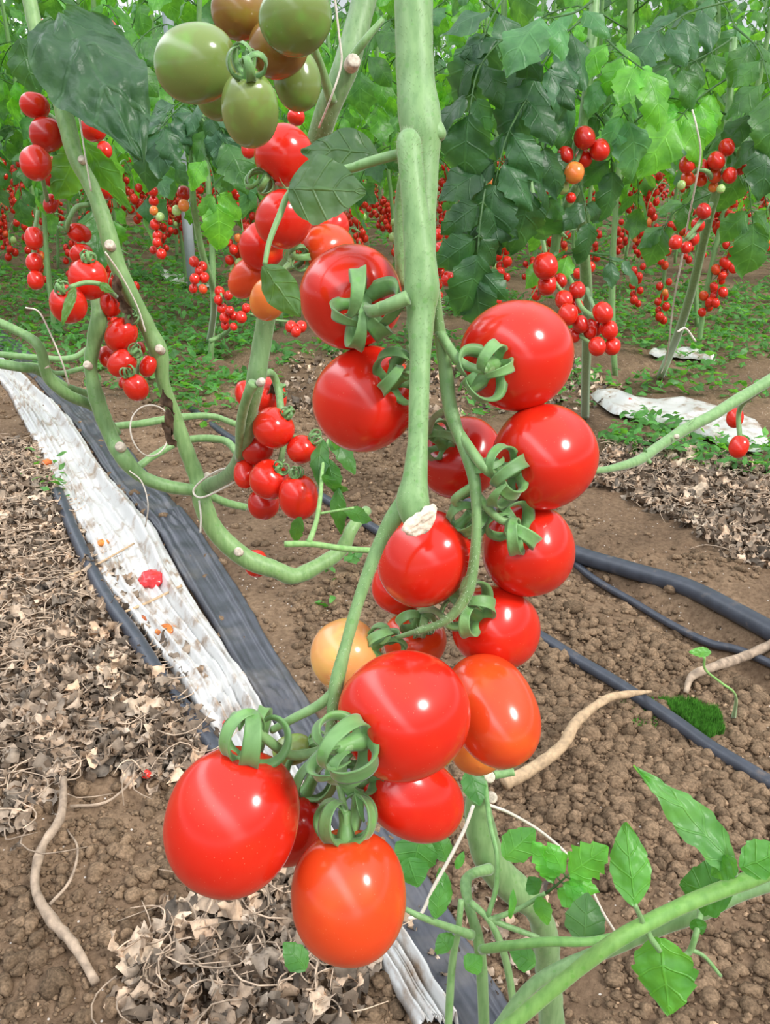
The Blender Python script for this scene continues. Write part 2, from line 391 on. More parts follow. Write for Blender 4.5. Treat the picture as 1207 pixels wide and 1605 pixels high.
# ------------------------------------------------------------------ tomatoes
_tcache = {}
def tomato_mesh(el, kind, seed, nseg=48, nring=28):
    key = (round(el, 2), kind, seed % 4, nseg)
    if key in _tcache: return _tcache[key]
    rnd = random.Random(seed % 4 + 11); nl = rnd.choice((3, 4, 5)); ph = rnd.random() * 6
    V = []; T = []
    for i in range(nring + 1):
        t = math.pi * i / nring
        for k in range(nseg):
            a = 2 * math.pi * k / nseg
            st = math.sin(t); sr = st ** 0.86
            up = max(0, math.cos(t))
            lob = 1 + (0.035 * up + 0.008) * math.cos(nl * a + ph) * (kind != 'plain') - 0.012 * math.cos(2 * a + ph) 
            r = sr * lob
            z = el * (abs(math.cos(t)) ** 0.93) * (1 if t < math.pi / 2 else -1)
            if t > math.pi / 2: r *= 1 - 0.045 * (1 - st) ; z *= 1.0 + 0.03 * (1 - st)
            z -= 0.17 * math.exp(-(r / 0.24) ** 2) * (t < math.pi / 2)
            z += 0.05 * math.exp(-(r / 0.10) ** 2) * (t > 2.8) * -0.4
            V.append((r * math.cos(a), r * math.sin(a), z))
            g = math.exp(-(r / 0.16) ** 2) if t < 0.6 else 0
            T.append((1 + 0.1 * g, 1 + 5 * g, 1 + 2 * g))
    Fc = [[i * nseg + k, (i + 1) * nseg + k, (i + 1) * nseg + (k + 1) % nseg, i * nseg + (k + 1) % nseg] for i in range(nring) for k in range(nseg)]
    mb = MB(); mb.add(V, Fc, np.array(T)); o = mb.build('tomato', M['tom']); me = o.data; bpy.data.objects.remove(o)
    _tcache[key] = me; return me
_ccache = {}
def calyx_mesh(style, seed, lod=0):
    """curled sepals in metres around +z, origin in the stem dimple"""
    key = (style, seed, lod)
    if key in _ccache: return _ccache[key]
    rnd = random.Random(seed * 7 + 3); mb = MB()
    ns = 5 if style != 'six' else 6
    for i in range(ns):
        ph = 2 * math.pi * i / ns + rnd.uniform(-0.25, 0.25)
        er = np.array((math.cos(ph), math.sin(ph), 0)); es = np.array((-math.sin(ph), math.cos(ph), 0))
        pts = []; rad = []
        if style == 'flat':
            Ls = rnd.uniform(0.012, 0.018)
            for k in range(7):
                t = k / 6; pts.append(er * (0.002 + Ls * t) + np.array((0, 0, 0.001 + 0.006 * t * t)) + es * 0.002 * math.sin(t * 3)); rad.append(0.0021 * (1 - t) ** 0.7 + 0.0003)
            cup = 0.4
        else:
            R = rnd.uniform(0.0060, 0.0088); tot = rnd.uniform(3.9, 5.6); dr = rnd.uniform(-0.008, 0.008); r0 = 0.0045
            m = 11 if lod == 0 else 7
            pts.append(er * 0.001 + np.array((0, 0, 0.0005))); rad.append(0.0028)
            for k in range(m):
                t = k / (m - 1); th = t * tot; rr = R * (1 - 0.35 * t)
                pts.append(er * (r0 + rr * math.sin(th) * 1.0) + np.array((0, 0, 0.0012 + (R - rr * math.cos(th)) * 1.15)) + es * dr * t)
                rad.append((0.0027 * (1 - t ** 2.2) + 0.0005) * (0.9 + 0.15 * math.sin(i)))
            cup = -0.5
        mb.tube(pts, rad, seg=8 if lod == 0 else 5, n=3 if lod == 0 else 2, side=es, flat=0.30, cup=cup, tint=tuple(np.array((1, 1, 1)) * rnd.uniform(0.85, 1.25)))
    mb.tube([(0, 0, -0.002), (0, 0, 0.002), (0.0005, 0, 0.006), (0.001, 0, 0.011)], [0.0042, 0.0036, 0.0024, 0.0026], seg=9, n=3, tint=(1.05, 1.1, 1))
    o = mb.build('calyx', M['calyx']); me = o.data; bpy.data.objects.remove(o); _ccache[key] = me; return me

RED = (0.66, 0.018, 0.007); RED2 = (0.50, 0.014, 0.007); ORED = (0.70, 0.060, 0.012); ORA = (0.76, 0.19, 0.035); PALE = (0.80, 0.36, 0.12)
GRN = (0.18, 0.25, 0.06); GRN2 = (0.22, 0.29, 0.075); BRN = (0.25, 0.12, 0.025); LGR = (0.42, 0.55, 0.2)
TOMS = []
def T(x0, y0, x1, y1, d, color, cal=None, toward=True, style='curl', label='', group=None, el=None, cs=1.0, lod=0, seed=None, fix=False):
    TOMS.append(dict(x=(x0 + x1) / 2, y=(y0 + y1) / 2, w=x1 - x0, h=y1 - y0, d=d, c=color, cal=cal, tw=toward, style=style, label=label, group=group, el=el, cs=cs, lod=lod, seed=seed if seed is not None else len(TOMS), fix=fix))
    return TOMS[-1]
def relax(lst, it=60):
    """where two fruits would run into each other, the farther one moves back"""
    for _ in range(it):
        mv = False
        for i in range(len(lst)):
            for j in range(i + 1, len(lst)):
                a, b = lst[i], lst[j]
                pa, pb = P(a['x'], a['y'], a['d']), P(b['x'], b['y'], b['d'])
                ra = (a['w'] + a['h']) / 4 * a['d'] / F; rb = (b['w'] + b['h']) / 4 * b['d'] / F
                if (pa - pb).length < (ra + rb) * 0.955:
                    k = b if b['d'] >= a['d'] else a
                    k['d'] += 0.0012; mv = True
        if not mv: break
def place_tomato(t):
    c = P(t['x'], t['y'], t['d']); k = t['d'] / F
    # perspective stretches things away from the axis: undo it in the size
    ox, oy = (t['x'] - W / 2) / F, (t['y'] - HH / 2) / F
    wr = t['w'] / 2 * k / math.sqrt(1 + ox * ox); hr = t['h'] / 2 * k / math.sqrt(1 + oy * oy)
    view = (CP - c).normalized()
    if t['cal']:
        dx, dy = t['cal'][0] - t['x'], t['cal'][1] - t['y']
        a, b = dx / (t['w'] / 2), -dy / (t['h'] / 2); q = math.hypot(a, b)
        if q > 0.97: a, b, q = a / q * 0.97, b / q * 0.97, 0.97
        z = math.sqrt(max(0, 1 - q * q)) * (1 if t['tw'] else -1)
        r_ = CR; u_ = view.cross(r_).normalized(); r2 = u_.cross(view).normalized()
        ax = (r2 * a + u_ * b + view * z).normalized()
        q2 = q
    else:
        rn = random.Random(t['seed']); ax = (CU + CR * rn.uniform(-.4, .4) + CF * rn.uniform(-.1, .5)).normalized(); a, b, q2 = 0, 1, 0.9
    # elongation: silhouette along the tilted axis is about sqrt(el^2 q^2 + 1-q^2)
    vert = abs(b) > abs(a)
    long_ = (hr if vert else wr); rad = (wr if vert else hr)
    el = t['el']
    if el is None:
        ratio = long_ / rad; el = math.sqrt(max(0.6, (ratio ** 2 - (1 - q2 * q2)) / max(0.3, q2 * q2))) if q2 > 0.5 else 1.0
        el = max(0.8, min(1.35, el))
    if q2 <= 0.5: rad = (wr + hr) / 2
    small = t['w'] < 60
    me = tomato_mesh(round(el * 20) / 20, 'lobed', t['seed'], *( (20, 12) if t['w'] < 26 else (28, 16) if small else (64, 36)))
    o = bpy.data.objects.new('tomato', me); COL.objects.link(o); o.location = c
    q = ax.to_track_quat('Z', 'Y'); o.rotation_mode = 'QUATERNION'; o.rotation_quaternion = q; o.scale = (rad, rad, rad); o.color = (*t['c'], 1)
    tag(o, t['label'], 'tomato', t['group'])
    t['top'] = c + ax * rad * (el - 0.13); t['ax'] = ax; t['obj'] = o; t['rad'] = rad; t['ctr'] = c
    if t['style']:
        cm = calyx_mesh(t['style'], t['seed'] % 5 if t['lod'] else t['seed'], t['lod'])
        ch = bpy.data.objects.new('calyx', cm); COL.objects.link(ch); ch.parent = o
        s = t['cs'] / rad; ch.scale = (s, s, s); ch.location = (0, 0, el - 0.13)
        ch.rotation_euler = (0, 0, t['seed'] * 1.7)
    return o

# ---- foreground fruit: boxes in the photograph, distance, colour, place of the calyx
fg = []
def FT(*a, **k): t = T(*a, **k); fg.append(t); return t
GR = None
F1 = FT(470, 383, 630, 548, .412, RED, (566, 478), label='large red tomato left of the thick stem, topmost, its curled calyx facing the camera', el=1.0, cs=1.35, seed=21)
F2 = FT(500, 545, 645, 708, .420, RED, (612, 598), label='large red tomato directly below the topmost one left of the thick stem', el=1.0, cs=1.05, seed=22)
F3 = FT(720, 474, 902, 640, .400, RED, (772, 572), label='large round red tomato right of the thick stem, topmost of the right-hand column', el=1.0, cs=1.05, seed=23)
F4 = FT(765, 635, 943, 797, .402, RED, (798, 736), label='large red tomato second from the top in the right-hand column, widest to the right', el=1.0, cs=1.05, seed=24)
F5 = FT(750, 795, 906, 930, .418, RED, (812, 838), label='red tomato third from the top in the right-hand column, bright vertical highlight', el=1.05, cs=1.0, seed=25)
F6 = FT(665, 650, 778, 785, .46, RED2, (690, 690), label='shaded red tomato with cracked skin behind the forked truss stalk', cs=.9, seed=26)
F7 = FT(597, 798, 738, 955, .405, RED, (716, 822), label='red tomato right under the pale cut end of the thick stem', cs=.85, seed=27)
F8 = FT(583, 876, 668, 962, .455, RED, (640, 860), False, label='red tomato mostly hidden behind the lower left of the one under the cut stem', style=None)
F9 = FT(708, 918, 848, 1050, .425, RED, (748, 965), label='red tomato with dangling looped sepals, fourth in the right-hand column', cs=1.1, seed=29)
F10 = FT(600, 955, 700, 1050, .455, ORED, (655, 975), label='orange-red tomato peeking out just above the big central bottom tomato', cs=.9, seed=30)
F11 = FT(534, 1018, 735, 1222, .364, RED, (562, 1160), label='biggest round red tomato of the lower truss, large looped calyx on its left', el=1.0, cs=1.25, seed=31)
F12 = FT(703, 1022, 840, 1202, .405, ORED, (745, 1035), False, label='orange-red oval tomato with pale specks right of the biggest one', style=None)
F13 = FT(562, 1180, 732, 1317, .400, RED, (586, 1222), label='red tomato tucked under the biggest one, its lower right side showing', cs=1.1, seed=33)
F14 = FT(260, 1168, 468, 1405, .362, RED, (385, 1180), label='very large oval red tomato at the bottom left of the truss, wavy pink sheen', el=1.08, cs=1.2, seed=34)
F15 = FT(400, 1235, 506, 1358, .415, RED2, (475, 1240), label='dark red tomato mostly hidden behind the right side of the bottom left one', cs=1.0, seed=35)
F16 = FT(456, 1303, 637, 1506, .372, ORED, (541, 1312), label='orange-flushed oval tomato, the lowest one at the bottom of the truss', el=1.1, cs=1.1, seed=36)
F17 = FT(489, 970, 597, 1085, .43, PALE, (590, 1010), label='pale orange unripe tomato behind the thin curving truss stalk', cs=.8, seed=37)
F18 = FT(706, 1140, 790, 1212, .45, ORA, (745, 1150), False, label='orange tomato showing only a sliver below the speckled orange-red one', style=None)
F19 = FT(428, 1150, 490, 1200, .43, GRN2, (490, 1170), label='small pale green unripe tomato behind the stalk above the bottom left tomato', cs=.6, seed=39)
relax(fg)
gt = []
def GT(*a, **k): t = T(*a, **k); gt.append(t); return t
GT(250, 35, 366, 165, .47, GRN, (366, 90), style=None, label='large glossy green tomato, leftmost of the top truss', el=1.1, seed=41)
GT(347, 112, 437, 232, .46, GRN2, (392, 120), style='curl', label='oval green tomato hanging lowest of the top truss', seed=42, cs=.8, lod=1)
GT(373, 24, 500, 126, .49, BRN, (400, 90), False, style=None, label='brownish orange-flushed tomato in the middle of the top truss', el=1.0, seed=43)
GT(428, 75, 503, 175, .515, GRN, (460, 80), False, style=None, label='green tomato at the right of the top truss behind the brownish one', seed=44)
GT(405, -20, 522, 77, .465, GRN, (440, 0), False, style=None, label='green tomato at the top edge, right end of the top truss', seed=45)
GT(328, -30, 420, 63, .50, BRN, (380, 0), False, style=None, label='dark olive brown tomato at the top edge left of the brownish orange-flushed one', seed=46)
GT(308, 120, 378, 190, .52, GRN, (350, 130), False, style=None, label='dull green tomato half hidden between the leftmost and lowest green ones', seed=47)
relax(gt)
mt = []
def MT(*a, **k): k.setdefault('lod', 1); k.setdefault('cs', .8); t = T(*a, **k); mt.append(t); return t
MT(398, 195, 492, 292, .60, RED, (412, 280), label='red tomato below the lowest green one, topmost of the mid-left cluster')
MT(400, 297, 488, 391, .58, RED, (470, 300), label='glossy red tomato in the mid-left cluster just left of the hanging leaf', style='flat')
MT(470, 352, 556, 432, .62, ORED, (478, 400), label='red tomato of the mid-left cluster tucked behind the topmost large one')
MT(378, 345, 445, 425, .63, RED, (430, 400), label='shaded orange-red tomato on the left flank of the mid-left cluster', style=None)
MT(360, 400, 412, 472, .64, ORED, (400, 410), label='orange-red tomato at the lower left of the mid-left cluster', style=None)
MT(392, 433, 450, 503, .60, ORA, (430, 440), label='orange tomato partly under the small leaf, lowest of the mid-left cluster', style=None)
MT(484, 325, 548, 385, .68, RED, (510, 340), label='red tomato showing its top behind the mid-left cluster', style=None)
MT(450, 170, 478, 197, .8, RED, None, label='tiny red tomato between the lowest green one and the dark stem', style=None)
MT(378, 215, 402, 250, .72, RED, None, label='sliver of a red tomato left of the topmost mid-left one', style=None)
C = 'red tomatoes of the low cluster beside the leaning stem'
for a in [((395, 640, 462, 702), .80, RED, (450, 650), 'round red tomato, glossy and topmost at front of the low centre-left cluster'),
          ((450, 682, 495, 727), .80, RED, (490, 690), 'smallest round red tomato at the right of the low centre-left cluster'),
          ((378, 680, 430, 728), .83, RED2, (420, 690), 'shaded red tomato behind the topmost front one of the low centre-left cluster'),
          ((390, 722, 454, 782), .80, RED, (440, 735), 'red tomato in the middle of the low centre-left cluster'),
          ((437, 744, 499, 815), .79, RED, (465, 746), 'oval red tomato at the lower right of the low centre-left cluster'),
          ((366, 715, 402, 770), .83, RED, None, 'red tomato at the left side of the low centre-left cluster'),
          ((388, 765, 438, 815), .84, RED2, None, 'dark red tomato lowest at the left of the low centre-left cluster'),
          ((373, 670, 396, 705), .86, RED, None, 'small red tomato at the upper left edge of the low centre-left cluster'),
          ((398, 590, 443, 652), .86, RED, (435, 612), 'red tomato with a withered brown sepal above the low centre-left cluster'),
          ((368, 592, 398, 640), .88, RED, None, 'red tomato hidden behind the upright pale stem, above the low centre-left cluster'),
          ((382, 862, 420, 904), .98, RED, None, 'red tomato peeping out behind the stem that bends near the ground')]:
    MT(*a[0], a[1], a[2], a[3], label=a[4], style='curl' if a[3] else None, cs=.6)
for a in [((77, 447, 137, 507), .80, RED, (100, 455), 'red tomato under a drooping sepal leaf, lowest left beside the left stem'),
          ((107, 405, 170, 470), .82, RED, (140, 408), 'large red tomato left of the leaning left stem'),
          ((156, 454, 192, 497), .86, RED, None, 'red tomato right against the leaning left stem'),
          ((108, 385, 147, 412), .86, RED, None, 'red tomato just above the large one left of the leaning left stem'),
          ((105, 350, 143, 381), .86, RED, (106, 360), 'red plum tomato lying sideways with a spidery calyx at left'),
          ((165, 497, 215, 553), .86, RED, (205, 500), 'red heart-shaped tomato at the top of the hanging left truss'),
          ((167, 549, 215, 590), .85, RED, (210, 555), 'red tomato in the middle of the hanging left truss'),
          ((193, 586, 233, 629), .85, RED, (205, 588), 'oval red tomato at the bottom tip of the hanging left truss'),
          ((219, 555, 245, 593), .88, RED, None, 'red tomato at the right of the hanging left truss behind the stem'),
          ((154, 540, 182, 578), .89, RED, None, 'shaded red tomato at the left of the hanging left truss'),
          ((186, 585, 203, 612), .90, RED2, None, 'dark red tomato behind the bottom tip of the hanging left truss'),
          ((212, 535, 228, 556), .90, RED, None, 'tiny red tomato between fruits of the hanging left truss'),
          ((30, 145, 79, 186), .85, RED, None, 'red tomato at the left edge, topmost of the left edge truss'),
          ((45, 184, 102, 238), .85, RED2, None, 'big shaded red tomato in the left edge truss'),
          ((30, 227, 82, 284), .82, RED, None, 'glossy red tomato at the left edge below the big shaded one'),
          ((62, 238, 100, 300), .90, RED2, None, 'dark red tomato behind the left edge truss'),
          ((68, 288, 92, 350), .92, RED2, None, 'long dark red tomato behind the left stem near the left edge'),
          ((38, 355, 68, 392), .85, RED, None, 'red tomato cut by the left edge, upper of three'),
          ((40, 396, 68, 426), .86, RED, None, 'red tomato cut by the left edge, middle of three'),
          ((42, 424, 70, 454), .86, RED, None, 'red tomato cut by the left edge, lowest of three'),
          ((125, 180, 168, 222), .95, RED, None, 'red tomato under the large dark leaf, upper of the pair by the string'),
          ((152, 220, 176, 250), .95, RED, None, 'red tomato under the large dark leaf, lower of the pair by the string'),
          ((154, 284, 182, 313), .95, RED, (160, 286), 'small red tomato below the large dark leaf right of the left stem'),
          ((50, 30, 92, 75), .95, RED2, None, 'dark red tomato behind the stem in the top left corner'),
          ((145, 28, 188, 68), .95, RED, None, 'red tomato at the top edge right of the large dark leaf')]:
    MT(*a[0], a[1], a[2], a[3], label=a[4], style='curl' if a[3] else None, cs=.6)
relax(mt)
rt = []
def RT(items, d, label, group, style=None):
    for (x, y, r, c) in items:
        rt.append(T(x - r, y - r * 1.08, x + r, y + r * 1.08, d + (len(rt) % 3) * .012, c, None, label=label, group=group, style=style, lod=1, cs=.6))
RT([(916, 216, 17, RED2), (940, 235, 16, RED), (915, 248, 14, RED), (900, 271, 16, ORA), (886, 243, 13, RED2), (882, 293, 11, LGR), (866, 294, 9, LGR), (876, 252, 10, RED2), (895, 310, 8, RED)], 1.25,
   'tomato of the mixed red, orange and green truss under the dark canopy at right', 'upper right mixed truss')
RT([(855, 417, 20, RED), (858, 446, 15, RED), (878, 440, 11, RED2), (884, 470, 14, RED), (905, 455, 13, RED2), (903, 480, 12, RED)], 1.25,
   'red tomato of the cluster left of the right-hand upright stem', 'cluster left of the right stem')
RT([(890, 493, 16, RED), (910, 508, 13, RED2), (900, 525, 11, RED), (945, 490, 16, RED), (955, 517, 14, RED), (932, 512, 14, RED2), (936, 543, 14, RED), (960, 543, 13, RED), (925, 520, 11, RED)], 1.2,
   'red tomato of the cluster straddling the right-hand upright stem above the large round fruit', 'cluster on the right stem')
RT([(1077, 258, 13, RED), (1100, 262, 12, RED), (1098, 281, 11, ORED), (1123, 252, 14, RED), (1121, 274, 12, ORED), (1139, 231, 13, RED), (1144, 275, 12, RED), (1078, 280, 11, ORED), (1118, 293, 8, ORA), (1130, 296, 7, LGR), (1068, 290, 7, LGR), (1160, 262, 12, RED)], 1.45,
   'tomato of the wide orange-red truss near the right edge beside the white twine', 'wide truss at the right edge')
RT([(1103, 331, 12, RED2), (1094, 352, 11, RED), (1085, 373, 12, RED), (1059, 380, 11, RED), (1076, 388, 9, RED)], 1.45,
   'red tomato of the small truss crossed by the white twine at right', 'small truss behind the twine')
RT([(686, 368, 9, RED), (690, 390, 10, RED), (691, 412, 10, RED), (702, 437, 11, RED), (717, 446, 11, RED), (684, 425, 9, RED2)], 1.5,
   'red tomato of the truss just right of the thick front stem', 'truss right of the thick stem')
RT([(1152, 655, 14, RED), (1158, 700, 16, RED)], 1.1, 'red tomato cut by the right edge beyond the thin slanting stem', 'pair at the right edge')
RT([(240, 300, 8, RED), (241, 315, 8, RED), (241, 330, 7, ORA), (243, 352, 8, RED), (247, 369, 8, RED), (246, 380, 7, RED), (253, 398, 8, RED), (240, 392, 6, RED2), (251, 340, 7, LGR), (277, 330, 8, LGR)], 1.9,
   'tomato of the long thin truss left of the white pole', 'long truss left of the pole')
RT([(288, 303, 11, RED2), (288, 322, 9, ORA), (304, 410, 8, RED), (317, 418, 8, RED), (305, 437, 8, RED), (320, 435, 8, RED), (303, 452, 7, RED), (318, 453, 7, ORED), (312, 425, 7, RED)], 1.9,
   'tomato hanging in front of the white pole', 'truss in front of the pole')
RT([(344, 457, 8, RED), (358, 463, 7, RED2), (342, 470, 7, RED), (348, 483, 8, RED), (360, 487, 7, RED2), (352, 498, 8, RED), (366, 495, 7, RED), (378, 497, 9, RED), (386, 483, 7, RED), (353, 510, 7, RED), (366, 512, 6, RED), (456, 512, 9, RED), (472, 512, 9, RED), (464, 520, 8, RED)], 1.9,
   'red tomato of the small spread cluster over bare soil left of centre', 'spread cluster over the soil')
relax(rt, 120)
for t in TOMS: place_tomato(t)

# ------------------------------------------------------------------ stems
def tp(lst): return [P(a[0], a[1], a[2]) for a in lst], [a[3] * a[2] / F for a in lst]
def stempart(parent, name, lst, m='stem', seg=16, n=8, lump=0.06, tint=(1, 1, 1)):
    mb = MB(); p, r = tp(lst); mb.tube([tuple(q) for q in p], r, seg=seg, n=n, lump=lump, tint=tint); return mb.build(name, M[m], parent)
def multi(parent, name, lists, m='stem', seg=10, n=6, lump=0.08, tint=(1, 1, 1)):
    for l in lists:
        mb = MB(); p, r = tp(l); mb.tube([tuple(q) for q in p], r, seg=seg, n=n, lump=lump, tint=tint); o = mb.build(name, M[m], parent)
    return o
def hairs(parent, lists, count, ln=0.0022, seed=3):
    rnd = random.Random(seed); mb = MB(); V = []; Fc = []
    for l in lists:
        p, r = tp(l); q = catmull([tuple(a) + (b,) for a, b in zip(p, r)], 12)
        for _ in range(count):
            i = rnd.randrange(len(q) - 1); f = rnd.random(); c = q[i] * (1 - f) + q[i + 1] * f
            tg = Vector(q[i + 1][:3] - q[i][:3]).normalized(); d = Vector((rnd.gauss(0, 1), rnd.gauss(0, 1), rnd.gauss(0, 1))); d = (d - tg * d.dot(tg)).normalized()
            s = d.cross(tg) * 0.00009; b = Vector(c[:3]) + d * c[3] * 0.97; e = b + (d + tg * rnd.uniform(-.3, .3)) * ln * rnd.uniform(.5, 1.1)
            k = len(V); V += [tuple(b - s), tuple(b + s), tuple(e)]; Fc.append([k, k + 1, k + 2])
    mb.add(V, Fc); o = mb.build('stem_hair', M['hair'], parent); o['kind'] = 'stuff'; return o
def scar(parent, px, py, d, rpx, dirc=(0, 0, 1), name='leaf_scar', m='scar'):
    mb = MB(); c = P(px, py, d); a = cdir(*dirc).normalized(); r = rpx * d / F
    mb.tube([tuple(c - a * r * 1.2), tuple(c - a * r * .2), tuple(c + a * r * .5), tuple(c + a * r * .62)], [r * .9, r, r * .85, r * .4], seg=12, n=3, lump=.35)
    return mb.build(name, M[m], parent)
def twine(name, pts, r, label, seg=6, world=False):
    mb = MB(); p = [q if world else P(*q) for q in pts]; mb.tube([tuple(x) for x in p], [r] * len(p), seg=seg, n=8); o = mb.build(name, M['twine']); tag(o, label, 'twine'); return o

# foreground plant
base = P(655, 900, .45); base.z = 0
fp = empty('tomato_plant', P(650, 0, .39)); tag(fp, 'foreground tomato plant with a thick hairy pale green stem ending in a white cut', 'tomato plant')
main = [(648, -80, .392, 30), (649, 60, .392, 30), (652, 130, .392, 30), (660, 200, .390, 32), (664, 245, .390, 25), (664, 330, .389, 20), (662, 440, .384, 20)]
front = [(640, 214, .374, 12), (641, 226, .370, 20), (645, 270, .368, 20), (651, 330, .368, 21), (657, 390, .369, 24), (661, 450, .370, 28), (660, 490, .370, 23), (659, 550, .368, 17), (657, 620, .366, 16), (655, 690, .364, 16), (651, 745, .362, 20), (647, 785, .362, 26), (654, 812, .362, 24), (660, 822, .362, 19)]
back = [(650, 240, .405, 12), (634, 290, .415, 12), (630, 370, .420, 13), (634, 450, .420, 12)]
stempart(fp, 'stem', main, n=10, seg=24); stempart(fp, 'side_shoot', front, n=8, seg=24); stempart(fp, 'rear_shoot', back)
stempart(fp, 'node', [(668, 190, .392, 14), (680, 206, .389, 17), (687, 213, .388, 14), (690, 220, .388, 8)], lump=.2)
mb = MB(); c0 = P(662, 822, .3545); nrm = cdir(.35, -.42, .84).normalized(); ex = cdir(.80, .60, 0); ex = (ex - nrm * ex.dot(nrm)).normalized(); ey = nrm.cross(ex)
V = []; Fc = []; R_ = 7; S_ = 26; rnd = random.Random(4)
for i in range(R_ + 1):
    for k in range(S_):
        a = 2 * math.pi * k / S_; rr = i / R_ * (1 + .10 * math.sin(3 * a) + .12 * rnd.uniform(-1, 1) * (i == R_))
        q = c0 + ex * (0.0082 * rr * math.cos(a)) + ey * (0.0046 * rr * math.sin(a)) + nrm * (0.0012 * mnoise.noise(Vector((rr * 3 * math.cos(a), rr * 3 * math.sin(a), 2))) - (0.0028 if i == R_ else 0))
        V.append(tuple(q))
for i in range(R_):
    for k in range(S_): Fc.append([i * S_ + k, i * S_ + (k + 1) % S_, (i + 1) * S_ + (k + 1) % S_, (i + 1) * S_ + k])
mb.add(V, Fc, (1.3, 1.28, 1.25)); o = mb.build('cut_end', M['scar'], fp); o['label'] = 'dry whitish cut end of the stem'
tr1 = [[(680, 455, .374, 10), (688, 510, .382, 9), (697, 570, .388, 11), (706, 640, .389, 12), (722, 690, .386, 9), (742, 745, .384, 10), (747, 800, .384, 8), (746, 850, .386, 8), (741, 895, .390, 9), (730, 935, .393, 9), (700, 972, .398, 7), (655, 990, .405, 6)]]
def ped(t, node, r=6, mid=None):
    """stalk from a node of the truss to the calyx of fruit t"""
    top = t['top'] + t['ax'] * 0.009; n0 = P(*node)
    m = (n0 + top) / 2 + t['ax'] * 0.006 if mid is None else P(*mid)
    return [n0, m, top + t['ax'] * 0.003, t['top'] + t['ax'] * 0.001], [r * .39 / F, r * .39 / F * .95, r * .39 / F * .9, r * .39 / F]
def truss(parent, lists, peds, name='truss_stalk', seg=12):
    mb = MB()
    for l in lists:
        p, r = tp(l); mb.tube([tuple(q) for q in p], r, seg=seg, n=7, lump=.07)
    for p, r in peds: mb.tube([tuple(q) for q in p], r, seg=seg, n=6, lump=.1)
    return mb.build(name, M['stem'], parent)
truss(fp, tr1, [ped(F3, (688, 520, .383), 8, (720, 566, .378)), ped(F4, (718, 675, .388), 8, (755, 728, .378)), ped(F5, (746, 775, .384), 7, (780, 812, .388)),
                ped(F6, (704, 640, .390), 6), ped(F7, (743, 760, .384), 7, (712, 785, .390)), ped(F9, (740, 900, .390), 7), ped(F10, (700, 972, .398), 6), ped(F17, (655, 990, .405), 5)])
tr2 = [[(636, 785, .366, 16), (617, 812, .367, 14), (598, 845, .369, 11), (578, 895, .370, 10), (558, 955, .370, 9.5), (540, 1020, .370, 10), (527, 1075, .370, 12), (520, 1130, .372, 9), (515, 1175, .376, 9), (520, 1215, .385, 7)],
       [(527, 1080, .370, 8), (500, 1105, .372, 8), (460, 1126, .374, 7), (425, 1145, .377, 6)]]
truss(fp, tr2, [ped(F14, (512, 1175, .376), 8, (455, 1183, .372)), ped(F11, (517, 1150, .374), 7), ped(F13, (520, 1205, .383), 6), ped(F16, (520, 1205, .383), 6), ped(F15, (514, 1190, .382), 5)])
tr3 = [[(640, 466, .362, 12), (612, 478, .364, 11), (590, 487, .368, 10)]]
truss(fp, tr3, [ped(F1, (600, 482, .366), 10, (585, 488, .370)), ped(F2, (640, 540, .385), 6)])
stempart(fp, 'petiole', [(632, 240, .378, 8), (600, 248, .380, 8), (570, 257, .383, 8), (548, 264, .386, 7), (500, 272, .39, 5), (456, 300, .385, 5), (438, 338, .383, 5), (422, 380, .381, 4.5), (415, 415, .380, 4)])
pxlf(fp, 'leaf', (592, 243, .395), (474, 236, .40), 78, tilt=.5, tint=(1.15, 1.1, 1.4), droop=.7, teeth=3, ta=.05, seed=4, shape=.75)
pxlf(fp, 'leaf', (452, 296, .378), (572, 300, .372), 104, tilt=-.25, tint=(1.3, 1.25, 1.6), droop=.5, teeth=3, ta=.08, fold=.12, seed=5, shape=.72)
pxlf(fp, 'leaf', (413, 416, .378), (470, 496, .378), 58, tilt=.3, tint=(1.2, 1.35, 1.1), droop=.5, teeth=2, ta=.03, seed=6, shape=.8)
hairs(fp, [main, front, front, back, tr1[0], tr2[0]], 900)

# top truss plant (green fruit) and the plant behind it
mp_ = empty('tomato_plant', P(560, -60, .62)); tag(mp_, 'tomato plant with a dark stem from the top edge bearing the green truss', 'tomato plant')
ms = [(585, -60, .62, 19), (563, 30, .62, 20), (540, 110, .62, 20), (516, 165, .63, 19), (500, 215, .65, 18), (478, 290, .69, 16), (450, 380, .72, 15), (425, 460, .74, 14), (412, 530, .76, 15), (402, 590, .77, 15), (392, 640, .79, 13), (385, 690, .82, 12), (372, 728, .86, 12), (350, 750, .90, 11), (318, 765, .95, 12)]
stempart(mp_, 'stem', ms, n=8, seg=14, tint=(.95, .9, 1.0))
multi(mp_, 'side_shoot', [[(398, 600, .75, 9), (388, 620, .76, 8), (378, 660, .79, 8), (375, 720, .84, 7)], [(520, 160, .62, 9), (505, 110, .60, 7), (490, 60, .58, 6), (500, 0, .57, 5)], [(548, 95, .61, 7), (575, 60, .60, 6), (600, 30, .6, 4)]])
scar(mp_, 553, 97, .603, 12, (.3, 0, 1)); scar(mp_, 410, 598, .748, 7, (.6, .3, 1))
truss(mp_, [[(490, 60, .56, 6), (450, 50, .53, 6), (410, 80, .50, 6), (385, 105, .485, 6), (375, 95, .48, 5)]], [])
truss(mp_, [[(478, 290, .69, 6), (455, 300, .66, 6), (430, 292, .63, 6), (458, 395, .66, 6), (440, 430, .66, 5)]], [], seg=8)
truss(mp_, [[(403, 590, .80, 5), (425, 585, .83, 6), (436, 610, .84, 6), (440, 640, .83, 6), (446, 680, .83, 5), (440, 730, .83, 5), (450, 745, .83, 4)], [(446, 680, .83, 3), (478, 690, .82, 3)]], [], seg=8)
